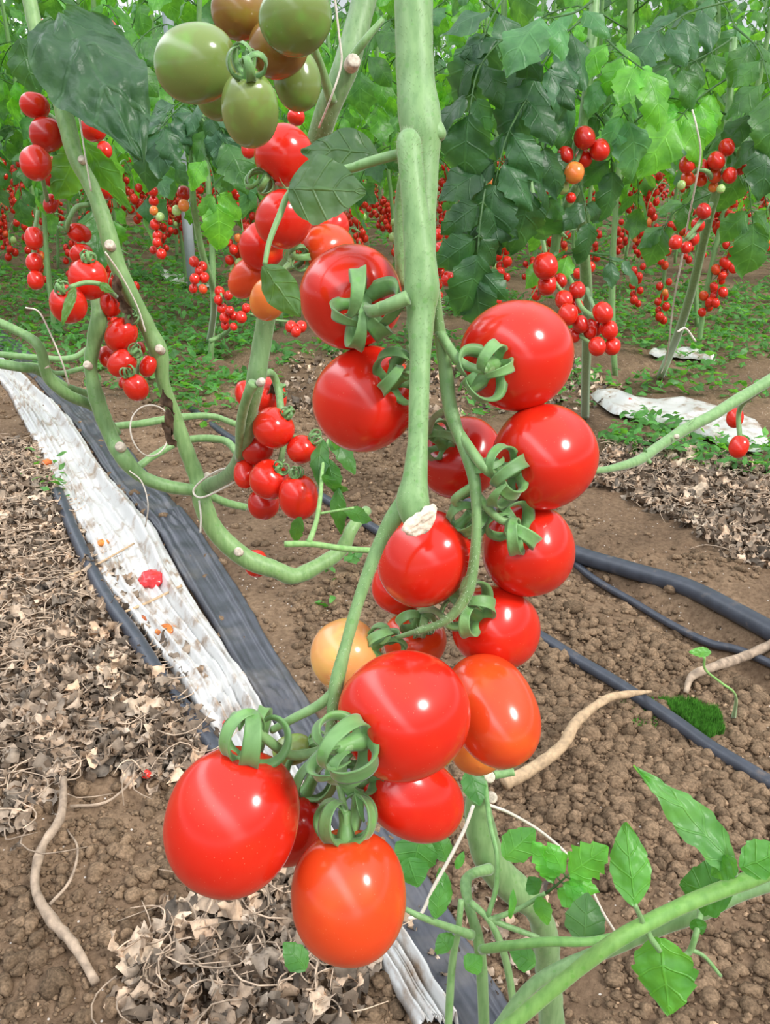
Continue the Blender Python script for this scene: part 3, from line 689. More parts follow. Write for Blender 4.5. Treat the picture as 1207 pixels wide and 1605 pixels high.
mb = MB(); leaflet(mb, P(434, 590, .84), cdir(-.1, -1, .2), cdir(.6, 0, 1), .035, .008, nu=8, nv=4, droop=1.6, curlv=.4, tint=(1, 1, 1)); mb.build('withered_sepal', M['dark'], mp_)
hairs(mp_, [ms[:6], ms[6:12]], 500, .002)

# left plant: leaning stem and its looped vines
lp = empty('tomato_plant', P(40, 30, .8)); tag(lp, 'left tomato plant whose long leaning stem bends along near the ground', 'tomato plant')
ls = [(40, -30, .84, 11), (62, 70, .84, 11), (85, 130, .84, 12), (105, 195, .84, 14), (118, 245, .84, 13), (142, 290, .84, 12), (163, 345, .84, 13), (182, 410, .85, 13), (205, 460, .86, 12), (232, 515, .88, 13), (250, 555, .89, 14), (256, 600, .90, 10), (275, 655, .92, 11), (292, 705, .93, 12), (309, 750, .94, 13), (318, 790, .94, 15), (340, 835, .95, 15), (385, 875, .96, 15), (432, 893, .97, 14), (462, 903, .98, 13), (500, 886, .99, 12), (535, 862, 1.0, 11), (552, 828, 1.0, 10), (575, 800, 1.03, 8)]
stempart(lp, 'stem', ls, n=7, seg=14, lump=.1, tint=(1.05, 1.0, .95))
multi(lp, 'vine', [[(151, 462, .86, 9), (155, 500, .86, 13), (148, 535, .87, 12), (142, 575, .88, 10), (152, 625, .89, 12), (172, 680, .90, 12), (192, 715, .90, 13), (220, 745, .91, 11), (262, 762, .92, 10), (315, 770, .94, 10)]], lump=.12)
multi(lp, 'vine', [[(-60, 480, .84, 7), (30, 520, .84, 7), (62, 545, .84, 8), (75, 590, .86, 9), (105, 618, .88, 9), (150, 640, .92, 8), (185, 680, .95, 6)], [(-60, 560, .86, 8), (30, 575, .86, 8), (60, 580, .88, 8), (100, 606, .9, 8), (140, 618, .94, 6)]])
multi(lp, 'vine', [[(180, 668, 1.0, 6), (220, 664, 1.0, 6), (275, 655, 1.02, 6), (330, 652, 1.05, 5), (370, 665, 1.05, 5)], [(175, 700, .96, 6), (205, 735, .98, 6), (240, 715, 1.0, 6), (290, 690, 1.02, 6), (350, 690, 1.02, 6), (375, 715, 1.0, 6)]])
multi(lp, 'vine', [[(318, 772, .96, 7), (355, 788, .98, 6), (385, 795, 1.0, 6)], [(-60, 550, 1.1, 5), (52, 560, 1.1, 5), (110, 562, 1.1, 5), (140, 545, 1.1, 4)], [(-60, 575, 1.1, 4), (52, 572, 1.1, 4), (90, 585, 1.12, 4), (140, 575, 1.12, 4)]])
for (x, y, d, r) in [(250, 547, .878, 8), (137, 572, .87, 7), (71, 573, .85, 6), (188, 700, .888, 8), (374, 865, .944, 8), (172, 384, .835, 8), (325, 745, .94, 6), (128, 250, .83, 6)]: scar(lp, x, y, d, r, (-.1, .2, 1))
multi(lp, 'petiole', [[(140, 320, .84, 4), (120, 325, .84, 4), (108, 345, .84, 4), (104, 362, .85, 4)], [(182, 465, .84, 4), (160, 447, .80, 4), (135, 443, .79, 4), (110, 450, .78, 4)]], seg=8)
for i, (x, y) in enumerate([(180, 430), (190, 460), (200, 485), (255, 610), (262, 640), (258, 662)]):
    mb = MB(); leaflet(mb, P(x, y, .84 + i * .004), cdir(.2, -1, .1), cdir(.3 * (-1) ** i, 0, 1), .028, .009, nu=8, nv=4, droop=1.0, curlv=.5, ripple=.15, seed=i); mb.build('dry_sheath', M['dark'], lp)
pxlf(lp, 'leaf', (92, 20, .80), (218, 245, .76), 165, tilt=-.25, tint=(.75, .85, 1.2), droop=.7, teeth=4, ta=.05, seed=9, ripple=.05, nu=64, nv=31, shape=.7, label='large dark puckered leaf')
pxlf(lp, 'leaf', (140, 20, .84), (222, 180, .86), 80, tilt=.6, tint=(.7, .9, 1.0), droop=.6, teeth=4, ta=.15, seed=10)
pxlf(lp, 'leaf', (185, 110, .88), (225, 205, .9), 30, tilt=.9, tint=(.9, 1.2, .7), droop=.5, seed=11)
pxlf(lp, 'leaf', (125, 235, .88), (88, 312, .90), 60, tilt=.2, tint=(1.5, 1.8, .8), droop=.5, seed=12)
pxlf(lp, 'leaf', (135, 225, .9), (205, 330, .92), 45, tilt=.6, tint=(1.2, 1.6, .8), droop=.4, seed=13)
pxlf(lp, 'leaf', (150, 330, .9), (152, 430, .9), 62, tilt=-.3, tint=(.8, 1.1, .9), droop=.5, seed=14)
pxlf(lp, 'leaf', (30, 60, .9), (60, 150, .92), 60, tilt=.3, tint=(.6, .8, .8), droop=.5, seed=15)
pxlf(lp, 'leaf', (155, 445, .795), (178, 458, .79), 14, tilt=.1, tint=(1.6, 1.7, 1.2), droop=.4, seed=16)
pxlf(lp, 'leaf', (118, 450, .78), (98, 508, .775), 16, tilt=.2, tint=(1.6, 1.7, 1.2), droop=.8, seed=17)
hairs(lp, [ls[:8], ls[8:14]], 350, .0018)
twine('twine', [(118, 130, .82), (124, 180, .82), (133, 240, .82), (143, 300, .83)], .0008, 'taut white string running down beside the left stem under the dark leaf')
twine('twine', [(40, 482, .80), (62, 490, .80), (82, 530, .81), (98, 570, .82), (108, 604, .84)], .0008, 'thin white string looping at the left edge over the vines')
twine('twine', [(165, 395, .81), (190, 432, .83), (215, 480, .85), (228, 520, .86)], .0009, 'white string wound along the leaning left stem')
lo = [(268 + 42 * math.cos(a) * (.75 + .1 * math.sin(a)) - 32, 675 - 40 * math.sin(a), .88 + .02 * math.cos(a)) for a in [x * .5 for x in range(1, 13)]]
twine('twine', lo, .0008, 'round loop of white string hanging above the soil by the left vines')
twine('twine', [(382, 742, .84), (350, 735, .88), (318, 752, .91), (303, 770, .92), (315, 780, .91), (345, 768, .90), (380, 748, .87), (392, 738, .86), (370, 728, .93), (330, 745, .95)], .0011, 'white string tying the left stem to the upright stem')
twine('twine', [(203, 738, .88), (222, 755, .88), (232, 790, .88), (228, 825, .9)], .0007, 'thin string end dangling from the curved left vine')
twine('twine', [(312, 785, .93), (315, 810, .92), (314, 835, .92)], .0011, 'short white string end hanging below the knot on the left stem')
twine('twine', [(523, -20, .56), (532, 60, .57), (535, 100, .575), (520, 150, .58), (500, 200, .6)], .0007, 'reddish-lit thread beside the dark stem near the top edge')

# small sprig and drooping leaves between the clusters
sp = empty('tomato_shoot', P(590, 862, .70)); tag(sp, 'thin pale green shoot with drooping leaves behind the curving truss stalk', 'shoot')
multi(sp, 'stem', [[(600, 864, .72, 5), (540, 860, .72, 5), (490, 853, .72, 5), (446, 853, .72, 5)], [(484, 851, .72, 5), (495, 820, .73, 4), (502, 780, .74, 3.5), (506, 730, .76, 3), (515, 690, .78, 3)], [(500, 805, .735, 2), (530, 800, .735, 2), (555, 796, .735, 2)]], tint=(1.25, 1.25, 1.1))
for i, (b, t, w, ti) in enumerate([((506, 690), (500, 760), 32, .5), ((518, 680), (555, 740), 34, -.5), ((515, 720), (530, 775), 30, .4), ((530, 765), (534, 835), 26, .3), ((470, 810), (462, 850), 22, .2), ((520, 690), (545, 700), 22, .2), ((540, 800), (582, 816), 24, -.3), ((505, 745), (545, 770), 20, .6)]):
    pxlf(sp, 'leaf', (*b, .77 - .004 * i), (*t, .76 + .003 * i), w, tilt=ti, tint=(1.0, 1.4, .9), droop=.9, teeth=4, ta=.2, nu=14, nv=7, seed=20 + i)

# slanting stem at right
rs = empty('tomato_shoot', P(1160, 625, .8)); tag(rs, 'bare green shoot slanting up to the right edge from the right-hand fruit', 'shoot')
multi(rs, 'stem', [[(930, 738, .62, 5), (955, 735, .64, 6), (1000, 722, .68, 8), (1035, 698, .72, 8), (1075, 672, .76, 9), (1115, 652, .78, 9), (1150, 630, .8, 9), (1230, 580, .84, 9), (1330, 500, .9, 9), (1400, 380, .95, 9)], [(1012, 718, .69, 5), (1020, 726, .69, 3)], [(1050, 690, .73, 2), (1068, 676, .75, 1.6), (1090, 655, .76, 1.5)]])
scar(rs, 1061, 684, .725, 4)
pxlf(rs, 'leaf', (1012, 715, .69), (1010, 700, .69), 6, seed=2)

# ------------------------------------------------------------------ plants of the middle distance
def vine_plant(label, stem, leaves=(), shoots=(), seedo=0):
    b = P(*stem[-1][:3]); e = empty('tomato_plant', b); tag(e, label, 'tomato plant')
    stempart(e, 'stem', stem, n=6, seg=10, lump=.1)
    if shoots: multi(e, 'side_shoot', shoots, seg=8)
    for i, (path, size, pairs, tint, nx) in enumerate(leaves):
        mb = MB(); compound(mb, [P(*q) for q in path], cdir(*nx), size, pairs=pairs, tint=tint, seed=seedo + i, nu=22, nv=9, r=.0014, droop=1.1, ta=.22); mb.build('leaf', M['leaf'], e)
    return e
def gd(px, py): return gdepth(G(px, py))
DK = (.62, .85, .85); MD = (1.0, 1.25, .9); LT = (2.0, 2.6, .9); BL = (.9, 1.05, 1.5)
d1 = 1.3
g1 = gd(917, 655)
rp = vine_plant('tomato plant at right with a dark drooping leaf canopy above its fruit', [(935, -40, 1.3, 8), (925, 100, 1.3, 8), (910, 230, 1.3, 8), (906, 300, 1.32, 8), (914, 380, 1.4, 9), (919, 450, 1.5, 9), (920, 520, 1.7, 8), (918, 600, 2.0, 7), (917, 652, g1, 7)],
    [([(925, 20, 1.3), (880, 60, 1.25), (840, 120, 1.22)], .085, 3, BL, (.2, .5, 1)), ([(925, 60, 1.3), (860, 110, 1.25), (800, 200, 1.2), (775, 290, 1.2)], .085, 4, DK, (-.3, .4, 1)),
     ([(920, 100, 1.3), (880, 160, 1.25), (840, 240, 1.22), (830, 300, 1.22)], .075, 3, DK, (.3, .4, 1)), ([(840, 40, 1.3), (790, 60, 1.2), (750, 110, 1.18), (735, 180, 1.18)], .08, 3, DK, (-.2, .5, 1)),
     ([(800, 200, 1.3), (770, 260, 1.22), (755, 330, 1.2), (748, 400, 1.2)], .075, 3, DK, (.4, .2, 1)), ([(930, 40, 1.3), (970, 80, 1.25), (1010, 110, 1.22)], .07, 3, LT, (.2, .6, 1)),
     ([(920, 80, 1.3), (960, 140, 1.25), (985, 190, 1.25)], .07, 2, (1.5, 1.8, 2.2), (0, .6, 1)), ([(905, 150, 1.32), (950, 200, 1.3), (960, 270, 1.3)], .06, 2, DK, (.5, .2, 1)),
     ([(930, 0, 1.3), (900, 20, 1.2), (850, 30, 1.15)], .075, 2, (1.6, 1.9, 2.2), (0, .9, 1)), ([(800, -20, 1.3), (770, 30, 1.2), (760, 60, 1.2)], .085, 2, BL, (.3, .7, 1)),
     ([(905, 280, 1.3), (915, 310, 1.28), (922, 350, 1.28)], .05, 1, DK, (.6, .1, 1)), ([(760, 300, 1.25), (752, 370, 1.22), (748, 440, 1.22)], .07, 2, DK, (-.5, .1, 1)),
     ([(860, 200, 1.3), (850, 260, 1.25), (850, 330, 1.3)], .07, 2, DK, (-.3, .1, 1)), ([(955, 400, 1.35), (900, 396, 1.3), (860, 408, 1.3)], .045, 1, LT, (0, .8, 1)), ([(918, 395, 1.35), (950, 405, 1.35), (975, 412, 1.35)], .04, 1, BL, (0, .8, 1))],
    [[(906, 290, 1.3, 8), (890, 320, 1.32, 8), (875, 360, 1.34, 8), (868, 400, 1.36, 7)], [(870, 410, 1.36, 4), (895, 440, 1.3, 4), (910, 480, 1.25, 4), (935, 500, 1.22, 4)], [(905, 210, 1.28, 4), (895, 250, 1.27, 4), (880, 280, 1.26, 3)],
     [(830, 280, 1.5, 4), (845, 350, 1.5, 4), (860, 420, 1.5, 3)]], 100)
g2 = gd(1035, 590)
rq = vine_plant('tomato plant near the right edge with a pale slanting stem tied by white twine', [(1150, 60, 1.5, 6), (1140, 200, 1.5, 6), (1125, 290, 1.5, 7), (1112, 340, 1.55, 7), (1098, 400, 1.65, 7), (1080, 470, 1.8, 7), (1060, 530, 2.1, 7), (1035, 590, g2, 6)],
    [([(1150, 60, 1.5), (1100, 90, 1.45), (1050, 110, 1.4)], .07, 3, MD, (0, .6, 1)), ([(1145, 120, 1.5), (1100, 150, 1.45), (1060, 190, 1.4)], .085, 3, LT, (.2, .3, 1)), ([(1140, 180, 1.5), (1090, 160, 1.45), (1020, 150, 1.42)], .06, 3, LT, (-.2, .4, 1)),
     ([(1150, 40, 1.5), (1190, 80, 1.45), (1210, 150, 1.4)], .08, 3, MD, (0, .5, 1)), ([(1140, 220, 1.5), (1170, 280, 1.5), (1180, 350, 1.5)], .08, 2, MD, (0, .4, 1)), ([(1150, 0, 1.5), (1080, 20, 1.45), (1030, 50, 1.4)], .07, 3, BL, (0, .8, 1)),
     ([(1120, 300, 1.6), (1060, 330, 1.6), (1040, 360, 1.6)], .06, 2, MD, (0, .5, 1)), ([(1150, 150, 1.5), (1190, 190, 1.45), (1200, 230, 1.42)], .07, 2, DK, (0, .4, 1))],
    [[(1120, 290, 1.5, 4), (1110, 270, 1.45, 4), (1090, 265, 1.45, 3)], [(1125, 285, 1.5, 3), (1135, 265, 1.45, 3)], [(1115, 320, 1.5, 4), (1100, 345, 1.46, 4), (1075, 375, 1.46, 3)]], 200)
twine('twine', [(1085, 172, 1.40), (1092, 200, 1.40), (1098, 240, 1.42), (1090, 290, 1.45), (1080, 340, 1.5), (1070, 400, 1.55), (1055, 480, 1.65), (1045, 560, 1.9), (1035, 588, g2)], .0016, 'long loose white twine hanging in front of the right edge plant')
twine('twine', [(1062, 520, 1.72), (1075, 515, 1.73), (1090, 535, 1.74)], .0022, 'short flat white tie knotted round the pale slanting stem')
def stalk(parent, pts, r=3.5):
    return truss(parent, [[(*p, r) for p in pts]], [], seg=7)
stalk(rp, [(905, 200, 1.28), (912, 230, 1.27), (898, 262, 1.27), (878, 290, 1.27)]); stalk(rp, [(872, 395, 1.36), (862, 425, 1.28), (875, 450, 1.27), (902, 480, 1.27)])
stalk(rp, [(919, 450, 1.5), (930, 480, 1.3), (942, 500, 1.23), (950, 530, 1.22)]); stalk(rp, [(919, 450, 1.5), (905, 490, 1.3), (905, 520, 1.23), (928, 540, 1.22)])
stalk(rq, [(1125, 290, 1.5), (1135, 262, 1.48), (1110, 262, 1.47), (1072, 275, 1.47)]); stalk(rq, [(1112, 340, 1.55), (1098, 345, 1.48), (1085, 370, 1.47), (1060, 382, 1.47)])
stalk(fp, [(668, 330, .4), (684, 350, .9), (688, 380, 1.5), (692, 412, 1.51), (712, 445, 1.51)], 2) if False else None
stalk(lp, [(112, 230, .85), (90, 190, .87), (60, 180, .87), (62, 250, .85), (75, 320, .92)]); stalk(lp, [(190, 430, .86), (200, 480, .88), (206, 520, .89), (216, 560, .89), (213, 595, .88)]); stalk(lp, [(130, 380, .86), (128, 400, .85), (150, 430, .84), (170, 470, .86), (182, 455, .86)])
stalk(lp, [(85, 130, .86), (110, 170, .95), (145, 185, .96), (165, 240, .97), (168, 290, .96)]); stalk(lp, [(60, 330, .87), (54, 370, .87), (54, 410, .88), (56, 440, .88)])
SLIM = vine_plant('slim tomato plant beside the white pole, its stem curving at the foot', [(300, 180, 1.9, 5), (302, 300, 1.9, 5), (308, 350, 1.95, 5), (318, 400, 2.0, 5), (333, 450, 2.1, 5), (335, 490, 2.3, 5), (328, 535, gd(328, 535), 5)],
    [([(300, 170, 1.9), (325, 190, 1.85), (355, 225, 1.8)], .09, 3, MD, (0, .5, 1)), ([(300, 150, 1.9), (270, 170, 1.85), (255, 200, 1.8)], .085, 3, BL, (0, .5, 1)), ([(305, 230, 1.9), (330, 260, 1.8), (340, 320, 1.8)], .08, 2, LT, (.3, .3, 1)), ([(300, 150, 1.9), (260, 190, 1.8), (240, 220, 1.8)], .09, 3, DK, (0, .5, 1)),
     ([(300, 130, 1.9), (330, 170, 1.8), (350, 210, 1.8)], .09, 3, BL, (0, .6, 1))], [[(328, 535, 2.9, 4), (350, 525, 2.9, 4), (365, 510, 2.8, 3)]], 300)
stalk(SLIM, [(334, 470, 2.15), (345, 455, 1.93), (352, 490, 1.93), (382, 490, 1.93), (420, 500, 1.93), (462, 505, 1.93)], 2)
stalk(rs, [(1230, 580, .84), (1195, 610, 1.0), (1160, 640, 1.09), (1160, 690, 1.1)], 4)
stalk(mp_, [(505, 215, .66), (500, 260, .70), (508, 330, .70)], 4)
# the pole
pb = G(303, 452); pd = gdepth(pb); mb = MB(); pt = pb + Vector((-.03, 0.02, 2.2)); mb.tube([tuple(pb - Vector((0, 0, .05))), tuple((pb + pt) / 2), tuple(pt)], [.026] * 3, seg=20, n=3)
o = mb.build('support_pole', M['pole']); tag(o, 'pale blue-white upright greenhouse pole behind the left fruit', 'pole')

# ------------------------------------------------------------------ rows of plants behind
def make_row_plant(seed):
    rnd = random.Random(seed); e = empty('tomato_plant', (0, 0, 0))
    lean = rnd.uniform(-.25, .25); lean2 = rnd.uniform(-.15, .15)
    sp_ = [(lean * (1 - z / 2.4), lean2 * (1 - z / 2.4) + .02 * math.sin(z * 5), z) for z in (-.03, .2, .5, .9, 1.3, 1.7, 2.1)]
    mb = MB(); mb.tube(sp_, [.010, .010, .009, .009, .008, .007, .005], seg=7, n=3, lump=.2, tint=(1, 1, 1)); mb.build('stem', M['stem'], e)
    c = catmull(sp_, 10); mb = MB(); z = .50 + rnd.random() * .1; a = rnd.random() * 6
    while z < 1.8:
        p = Vector(c[np.argmin(abs(c[:, 2] - z))]); a += 2.4 + rnd.uniform(-.3, .3)
        h = Vector((math.cos(a), math.sin(a), 0)); L = rnd.uniform(.22, .40) * (0.75 if z < .75 else 1)
        path = [p, p + h * L * .4 + Vector((0, 0, .06)), p + h * L * .8 + Vector((0, 0, .0)), p + h * L + Vector((0, 0, -.10))]
        k = rnd.choice([MD, (1.3, 1.6, 1.0), (1.7, 2.2, .9), LT, (1.3, 1.5, 1.9), (1.6, 2.1, 1.0)])
        compound(mb, path, Vector((0, 0, 1)) + h * .3, rnd.uniform(.075, .115), pairs=3, tint=k, seed=rnd.randrange(9999), nu=7, nv=5, r=.002, droop=1.2, ta=.5, wr=.66, jit=.45)
        z += rnd.uniform(.045, .08) * (1 if z < 1.0 else 1.7)
    mb.build('foliage', M['leaf'], e)
    tag(e, 'leafy tomato plant strung upright in the crowded rows behind, red fruit below', 'tomato plant', 'row plants behind'); return e
protos = [make_row_plant(900 + i) for i in range(5)]
used = set(); rnd = random.Random(77); row_tom = []; placed = 0
for s in [.30, .75, 1.25, 1.95, 2.75, 3.55, 4.35, 5.2, 6.1, 7.1, 8.2, 9.4, 10.8]:
    a = -3.0
    while a < 16:
        a += .42 + rnd.uniform(-.06, .10) + s * .02
        p = RN * (s + rnd.uniform(-.08, .08)) + RD * a
        if p.y < (3.4 if s < 1.9 else 2.6) or p.y > 15 or p.x > p.y * .50 + .15 or p.x < -p.y * .50 - .2: continue
        rel = p - CP; dd_ = rel.dot(CF); bx_ = W / 2 + F * rel.x / dd_
        if 235 < bx_ < 330 and p.y < 4.6: continue
        # the aisle the photograph looks along stays open at left
        q = placed % 5; pr = protos[q]
        if q not in used: used.add(q); e = pr
        else:
            e = pr.copy(); COL.objects.link(e)
            for ch in [c_ for c_ in pr.children if not c_.name.startswith('truss')]:
                k = ch.copy(); COL.objects.link(k); k.parent = e
        e.location = (p.x, p.y, H(p.x, p.y)); e.rotation_euler = (0, 0, rnd.random() * 6.28); sc = rnd.uniform(.9, 1.1); e.scale = (sc, sc, sc)
        placed += 1
        E_ = e; pm = Matrix.LocRotScale(e.location, e.rotation_euler, e.scale).inverted()
        for j in range(rnd.choice((3, 4, 5, 6))):
            h = rnd.random() * 6.28; z = rnd.uniform(.18, .66); c = Vector((p.x, p.y, 0)) + Vector((math.cos(h), math.sin(h), 0)) * rnd.uniform(.04, .16)
            for k in range(rnd.randrange(5, 11)):
                nk = k; row_tom.append((c + Vector((.018 * math.cos(k * 2.4), .018 * math.sin(k * 2.4), z - .019 * k)), rnd.uniform(.013, .018), RED if rnd.random() < .88 else rnd.choice((ORED, ORA, LGR)), rnd.random()))
            if p.y < 8:
                mt_ = MB(); zt = z + .10; mt_.tube([(p.x, p.y, zt - .02), ((c.x + p.x) / 2, (c.y + p.y) / 2, zt), (c.x, c.y, z + .03), (c.x, c.y, z - .019 * nk)], [.003, .003, .002, .0015], seg=4, n=2)
                o = mt_.build('truss_stalk', M['stem']); o.parent = E_; o.matrix_parent_inverse = pm
row_tom.sort(key=lambda t: t[0].y)
vis = [t for t in row_tom]
nind = 300 - len(TOMS) - 6
for t in vis[:nind]:
    me = tomato_mesh(1.15, 'plain', 1, 20, 12); o = bpy.data.objects.new('tomato', me); COL.objects.link(o)
    o.location = t[0]; o.rotation_euler = (t[3] - .5, t[3] * .7 - .3, t[3] * 6); o.scale = (t[1],) * 3; o.color = (*t[2], 1)
    tag(o, 'small tomato hanging among the nearer rows of plants in the background', 'tomato', 'background tomatoes')
mb = MB()
ns, nr = 8, 6
sv = np.array([(math.sin(math.pi * i / nr) * math.cos(2 * math.pi * k / ns), math.sin(math.pi * i / nr) * math.sin(2 * math.pi * k / ns), 1.15 * math.cos(math.pi * i / nr)) for i in range(nr + 1) for k in range(ns)])
sf = [[i * ns + k, (i + 1) * ns + k, (i + 1) * ns + (k + 1) % ns, i * ns + (k + 1) % ns] for i in range(nr) for k in range(ns)]
for t in vis[nind:]: mb.add(sv * t[1] + np.array(t[0]), sf, np.array(t[2]))
o = mb.build('distant_tomatoes', M['tom']); o.color = (1, 1, 1, 1); tag(o, 'countless tiny red tomatoes hanging far back in the rows', 'tomatoes', kind='stuff')

# ------------------------------------------------------------------ things on the ground
def strip(name, left, right, m, label, cat, ridges, amp, up=.006, nc=40, rag=0.004, seed=1):
    A = catmull([tuple(G(*p)) for p in left], 10); B = catmull([tuple(G(*p)) for p in right], 10)
    n = min(len(A), len(B)); A = A[np.linspace(0, len(A) - 1, 160).astype(int)] if False else A; ti = np.linspace(0, 1, 200)
    A = np.stack([np.interp(ti, np.linspace(0, 1, len(A)), A[:, k]) for k in range(3)], 1); B = np.stack([np.interp(ti, np.linspace(0, 1, len(B)), B[:, k]) for k in range(3)], 1)
    V = []; Fc = []
    for i in range(200):
        for k in range(nc):
            v = k / (nc - 1); p = A[i] * (1 - v) + B[i] * v
            sway = .06 * (fbm(i * .05 + seed, 3.3, 2) - .5)
            rg = 0
            for (c, w, h) in ridges: rg += h * math.exp(-((v - c - sway - .05 * math.sin(i * .03 + c * 9)) / w) ** 2)
            z = H(p[0], p[1]); zz = max(z, .35 * z) + up + rg + amp * float(.75 * fbm(v * 16 + seed, i * .09, 3) + .25 * fbm(p[0] * 40, p[1] * 40, 2) - .5)
            edge = (1 if k == 0 else -1 if k == nc - 1 else 0) * rag * float(fbm(i * .4, seed * 3.3, 2))
            V.append((p[0] - edge, p[1], zz if 0 < k < nc - 1 else zz - up * .9))
    for i in range(199):
        for k in range(nc - 1): Fc.append([i * nc + k, i * nc + k + 1, (i + 1) * nc + k + 1, (i + 1) * nc + k])
    mb = MB(); mb.add(V, Fc); o = mb.build(name, M[m])
    so = o.modifiers.new('thick', 'SOLIDIFY'); so.thickness = .0006; tag(o, label, cat); return o
strip('black_film', [(-60, 500), (30, 575), (105, 655), (170, 745), (240, 822), (290, 910), (345, 1000), (395, 1090), (470, 1220), (560, 1380), (640, 1530), (700, 1640)],
      [(0, 515), (95, 590), (165, 660), (225, 735), (310, 830), (375, 930), (430, 1025), (490, 1120), (560, 1230), (640, 1340), (740, 1500), (830, 1640)], 'black', 'creased grey-black plastic film strip lying diagonally beside the white one', 'plastic film', [(.15, .06, .006), (.8, .05, .004)], .006)
strip('white_film', [(-90, 520), (0, 600), (40, 668), (90, 760), (135, 850), (170, 930), (235, 1010), (300, 1100), (350, 1180), (455, 1330), (565, 1470), (660, 1620)],
      [(-60, 510), (25, 585), (100, 655), (165, 745), (238, 825), (285, 915), (345, 1010), (400, 1095), (465, 1220), (548, 1360), (630, 1480), (725, 1630)], 'white', 'crumpled dirty white plastic film running diagonally over the soil', 'plastic film', [(.08, .03, .008), (.26, .03, .014), (.40, .03, .010), (.55, .03, .012), (.78, .07, .024), (.95, .03, .008)], .016, up=.012)
def gtube(name, pts, rpx, m, label, cat, up=0.0, seg=14, lump=0, rfix=None):
    P3 = []; R3 = []
    for i, (x, y) in enumerate(pts):
        g = G(x, y); r = rfix if rfix else rpx * gdepth(g) / F
        g = G(x, y, r * .7 + up); P3.append(tuple(g)); R3.append(r)
    Zs = np.array([p[2] for p in P3])
    for _ in range(3): Zs[1:-1] = (Zs[:-2] + 2 * Zs[1:-1] + Zs[2:]) / 4
    P3 = [(p[0], p[1], z) for p, z in zip(P3, Zs)]
    mb = MB(); mb.tube(P3, R3, seg=seg, n=8, lump=lump); o = mb.build(name, M[m]); tag(o, label, cat); return o
gtube('drip_pipe', [(90, 770), (120, 845), (165, 935), (215, 1010), (262, 1075), (300, 1120), (350, 1190)], 12, 'pipe', 'dark drip pipe along the left side of the white film', 'pipe', rfix=.0125, up=.004)
gtube('drip_pipe', [(300, 640), (345, 672), (420, 722), (500, 775), (600, 838), (700, 900), (790, 960), (860, 1006), (905, 1035), (960, 1068), (1010, 1100), (1060, 1135), (1110, 1165), (1160, 1195), (1240, 1245), (1400, 1345), (1560, 1445)], 10, 'pipe', 'thin blue-grey drip pipe crossing the bare soil in the middle', 'pipe', rfix=.0095, up=.002)
gtube('irrigation_hose', [(720, 770), (800, 815), (900, 870), (980, 905), (1070, 945), (1153, 985), (1260, 1035), (1420, 1110), (1620, 1205)], 20, 'pipe', 'thick black lay-flat hose at right above the trench', 'hose', rfix=.0165, up=.004)
gtube('drip_pipe', [(760, 810), (860, 865), (930, 900), (990, 935), (1050, 970), (1110, 1003), (1160, 1028), (1250, 1075), (1400, 1150), (1600, 1250)], 7, 'pipe', 'narrow black pipe lying just below the thick hose', 'pipe', rfix=.007, up=.002)
def wpatch(poly, label, seed):
    pts = [G(*p) for p in poly]; c = sum(pts, Vector()) / len(pts); mb = MB(); V = []; Fc = []; ring = catmull([tuple(p) for p in pts + [pts[0]]], 6)[:-1]; S = len(ring); K = 14
    for i in range(K + 1):
        for k in range(S):
            p = np.array(c) * (1 - i / K) + ring[k] * (i / K); V.append((p[0], p[1], H(p[0], p[1]) + .012 + .03 * float(fbm(p[0] * 9 + seed, p[1] * 9, 3)) * (i < K)))
    for i in range(K):
        for k in range(S): Fc.append([i * S + k, i * S + (k + 1) % S, (i + 1) * S + (k + 1) % S, (i + 1) * S + k])
    mb.add(V, Fc); o = mb.build('plastic_sheet', M['white']); tag(o, label, 'plastic film')
wpatch([(925, 625), (1000, 628), (1080, 640), (1150, 660), (1200, 690), (1190, 715), (1110, 695), (1040, 672), (960, 655)], 'bright white plastic sheet flat on the ground at right behind the weeds', 3)
wpatch([(1020, 555), (1060, 556), (1115, 566), (1112, 572), (1050, 566), (1018, 560)], 'small white plastic scrap far back at right', 5)
wpatch([(250, 432), (290, 440), (330, 452), (300, 452), (260, 441)], 'small white plastic scrap near the foot of the pole', 6)

# litter of dry leaves, crumbs of soil, weeds
def scatter_poly(poly, n, rnd):
    q = gpoly(poly); x0, x1 = min(a[0] for a in q), max(a[0] for a in q); y0, y1 = min(a[1] for a in q), max(a[1] for a in q); out = []
    while len(out) < n:
        x, y = rnd.uniform(x0, x1), rnd.uniform(y0, y1)
        if inpoly(x, y, q): out.append((x, y))
    return out
def dryleaf(mb, x, y, sz, rnd, nu=7, nv=5, lift=.004):
    a = rnd.random() * 6.28; tilt = rnd.uniform(-.7, .9); v = rnd.choice((.35, .5, .7, .9, 1.2, 1.6)) * rnd.uniform(.8, 1.2); g = rnd.uniform(.93, 1.08)
    leaflet(mb, (x, y, H(x, y) + lift + rnd.random() * .012), (math.cos(a), math.sin(a), tilt * .5), (rnd.gauss(0, .5), rnd.gauss(0, .5), 1), sz, sz * rnd.uniform(.3, .8), droop=rnd.uniform(-1.5, 2.5), fold=rnd.uniform(-.6, .6),
            teeth=rnd.choice((2, 3, 4)), ta=.55, nu=nu, nv=nv, tint=(v * g, v, v / g), seed=rnd.random(), ripple=.16, curlv=rnd.uniform(-1, 1))
rnd = random.Random(31)
zoneA = [(0, 690), (60, 700), (110, 800), (150, 900), (210, 1000), (270, 1090), (320, 1190), (250, 1240), (160, 1210), (100, 1250), (40, 1330), (0, 1340), (-40, 1000)]
zoneA2 = [(90, 1000), (160, 960), (250, 1060), (330, 1180), (260, 1240), (130, 1200), (60, 1260), (20, 1150)]
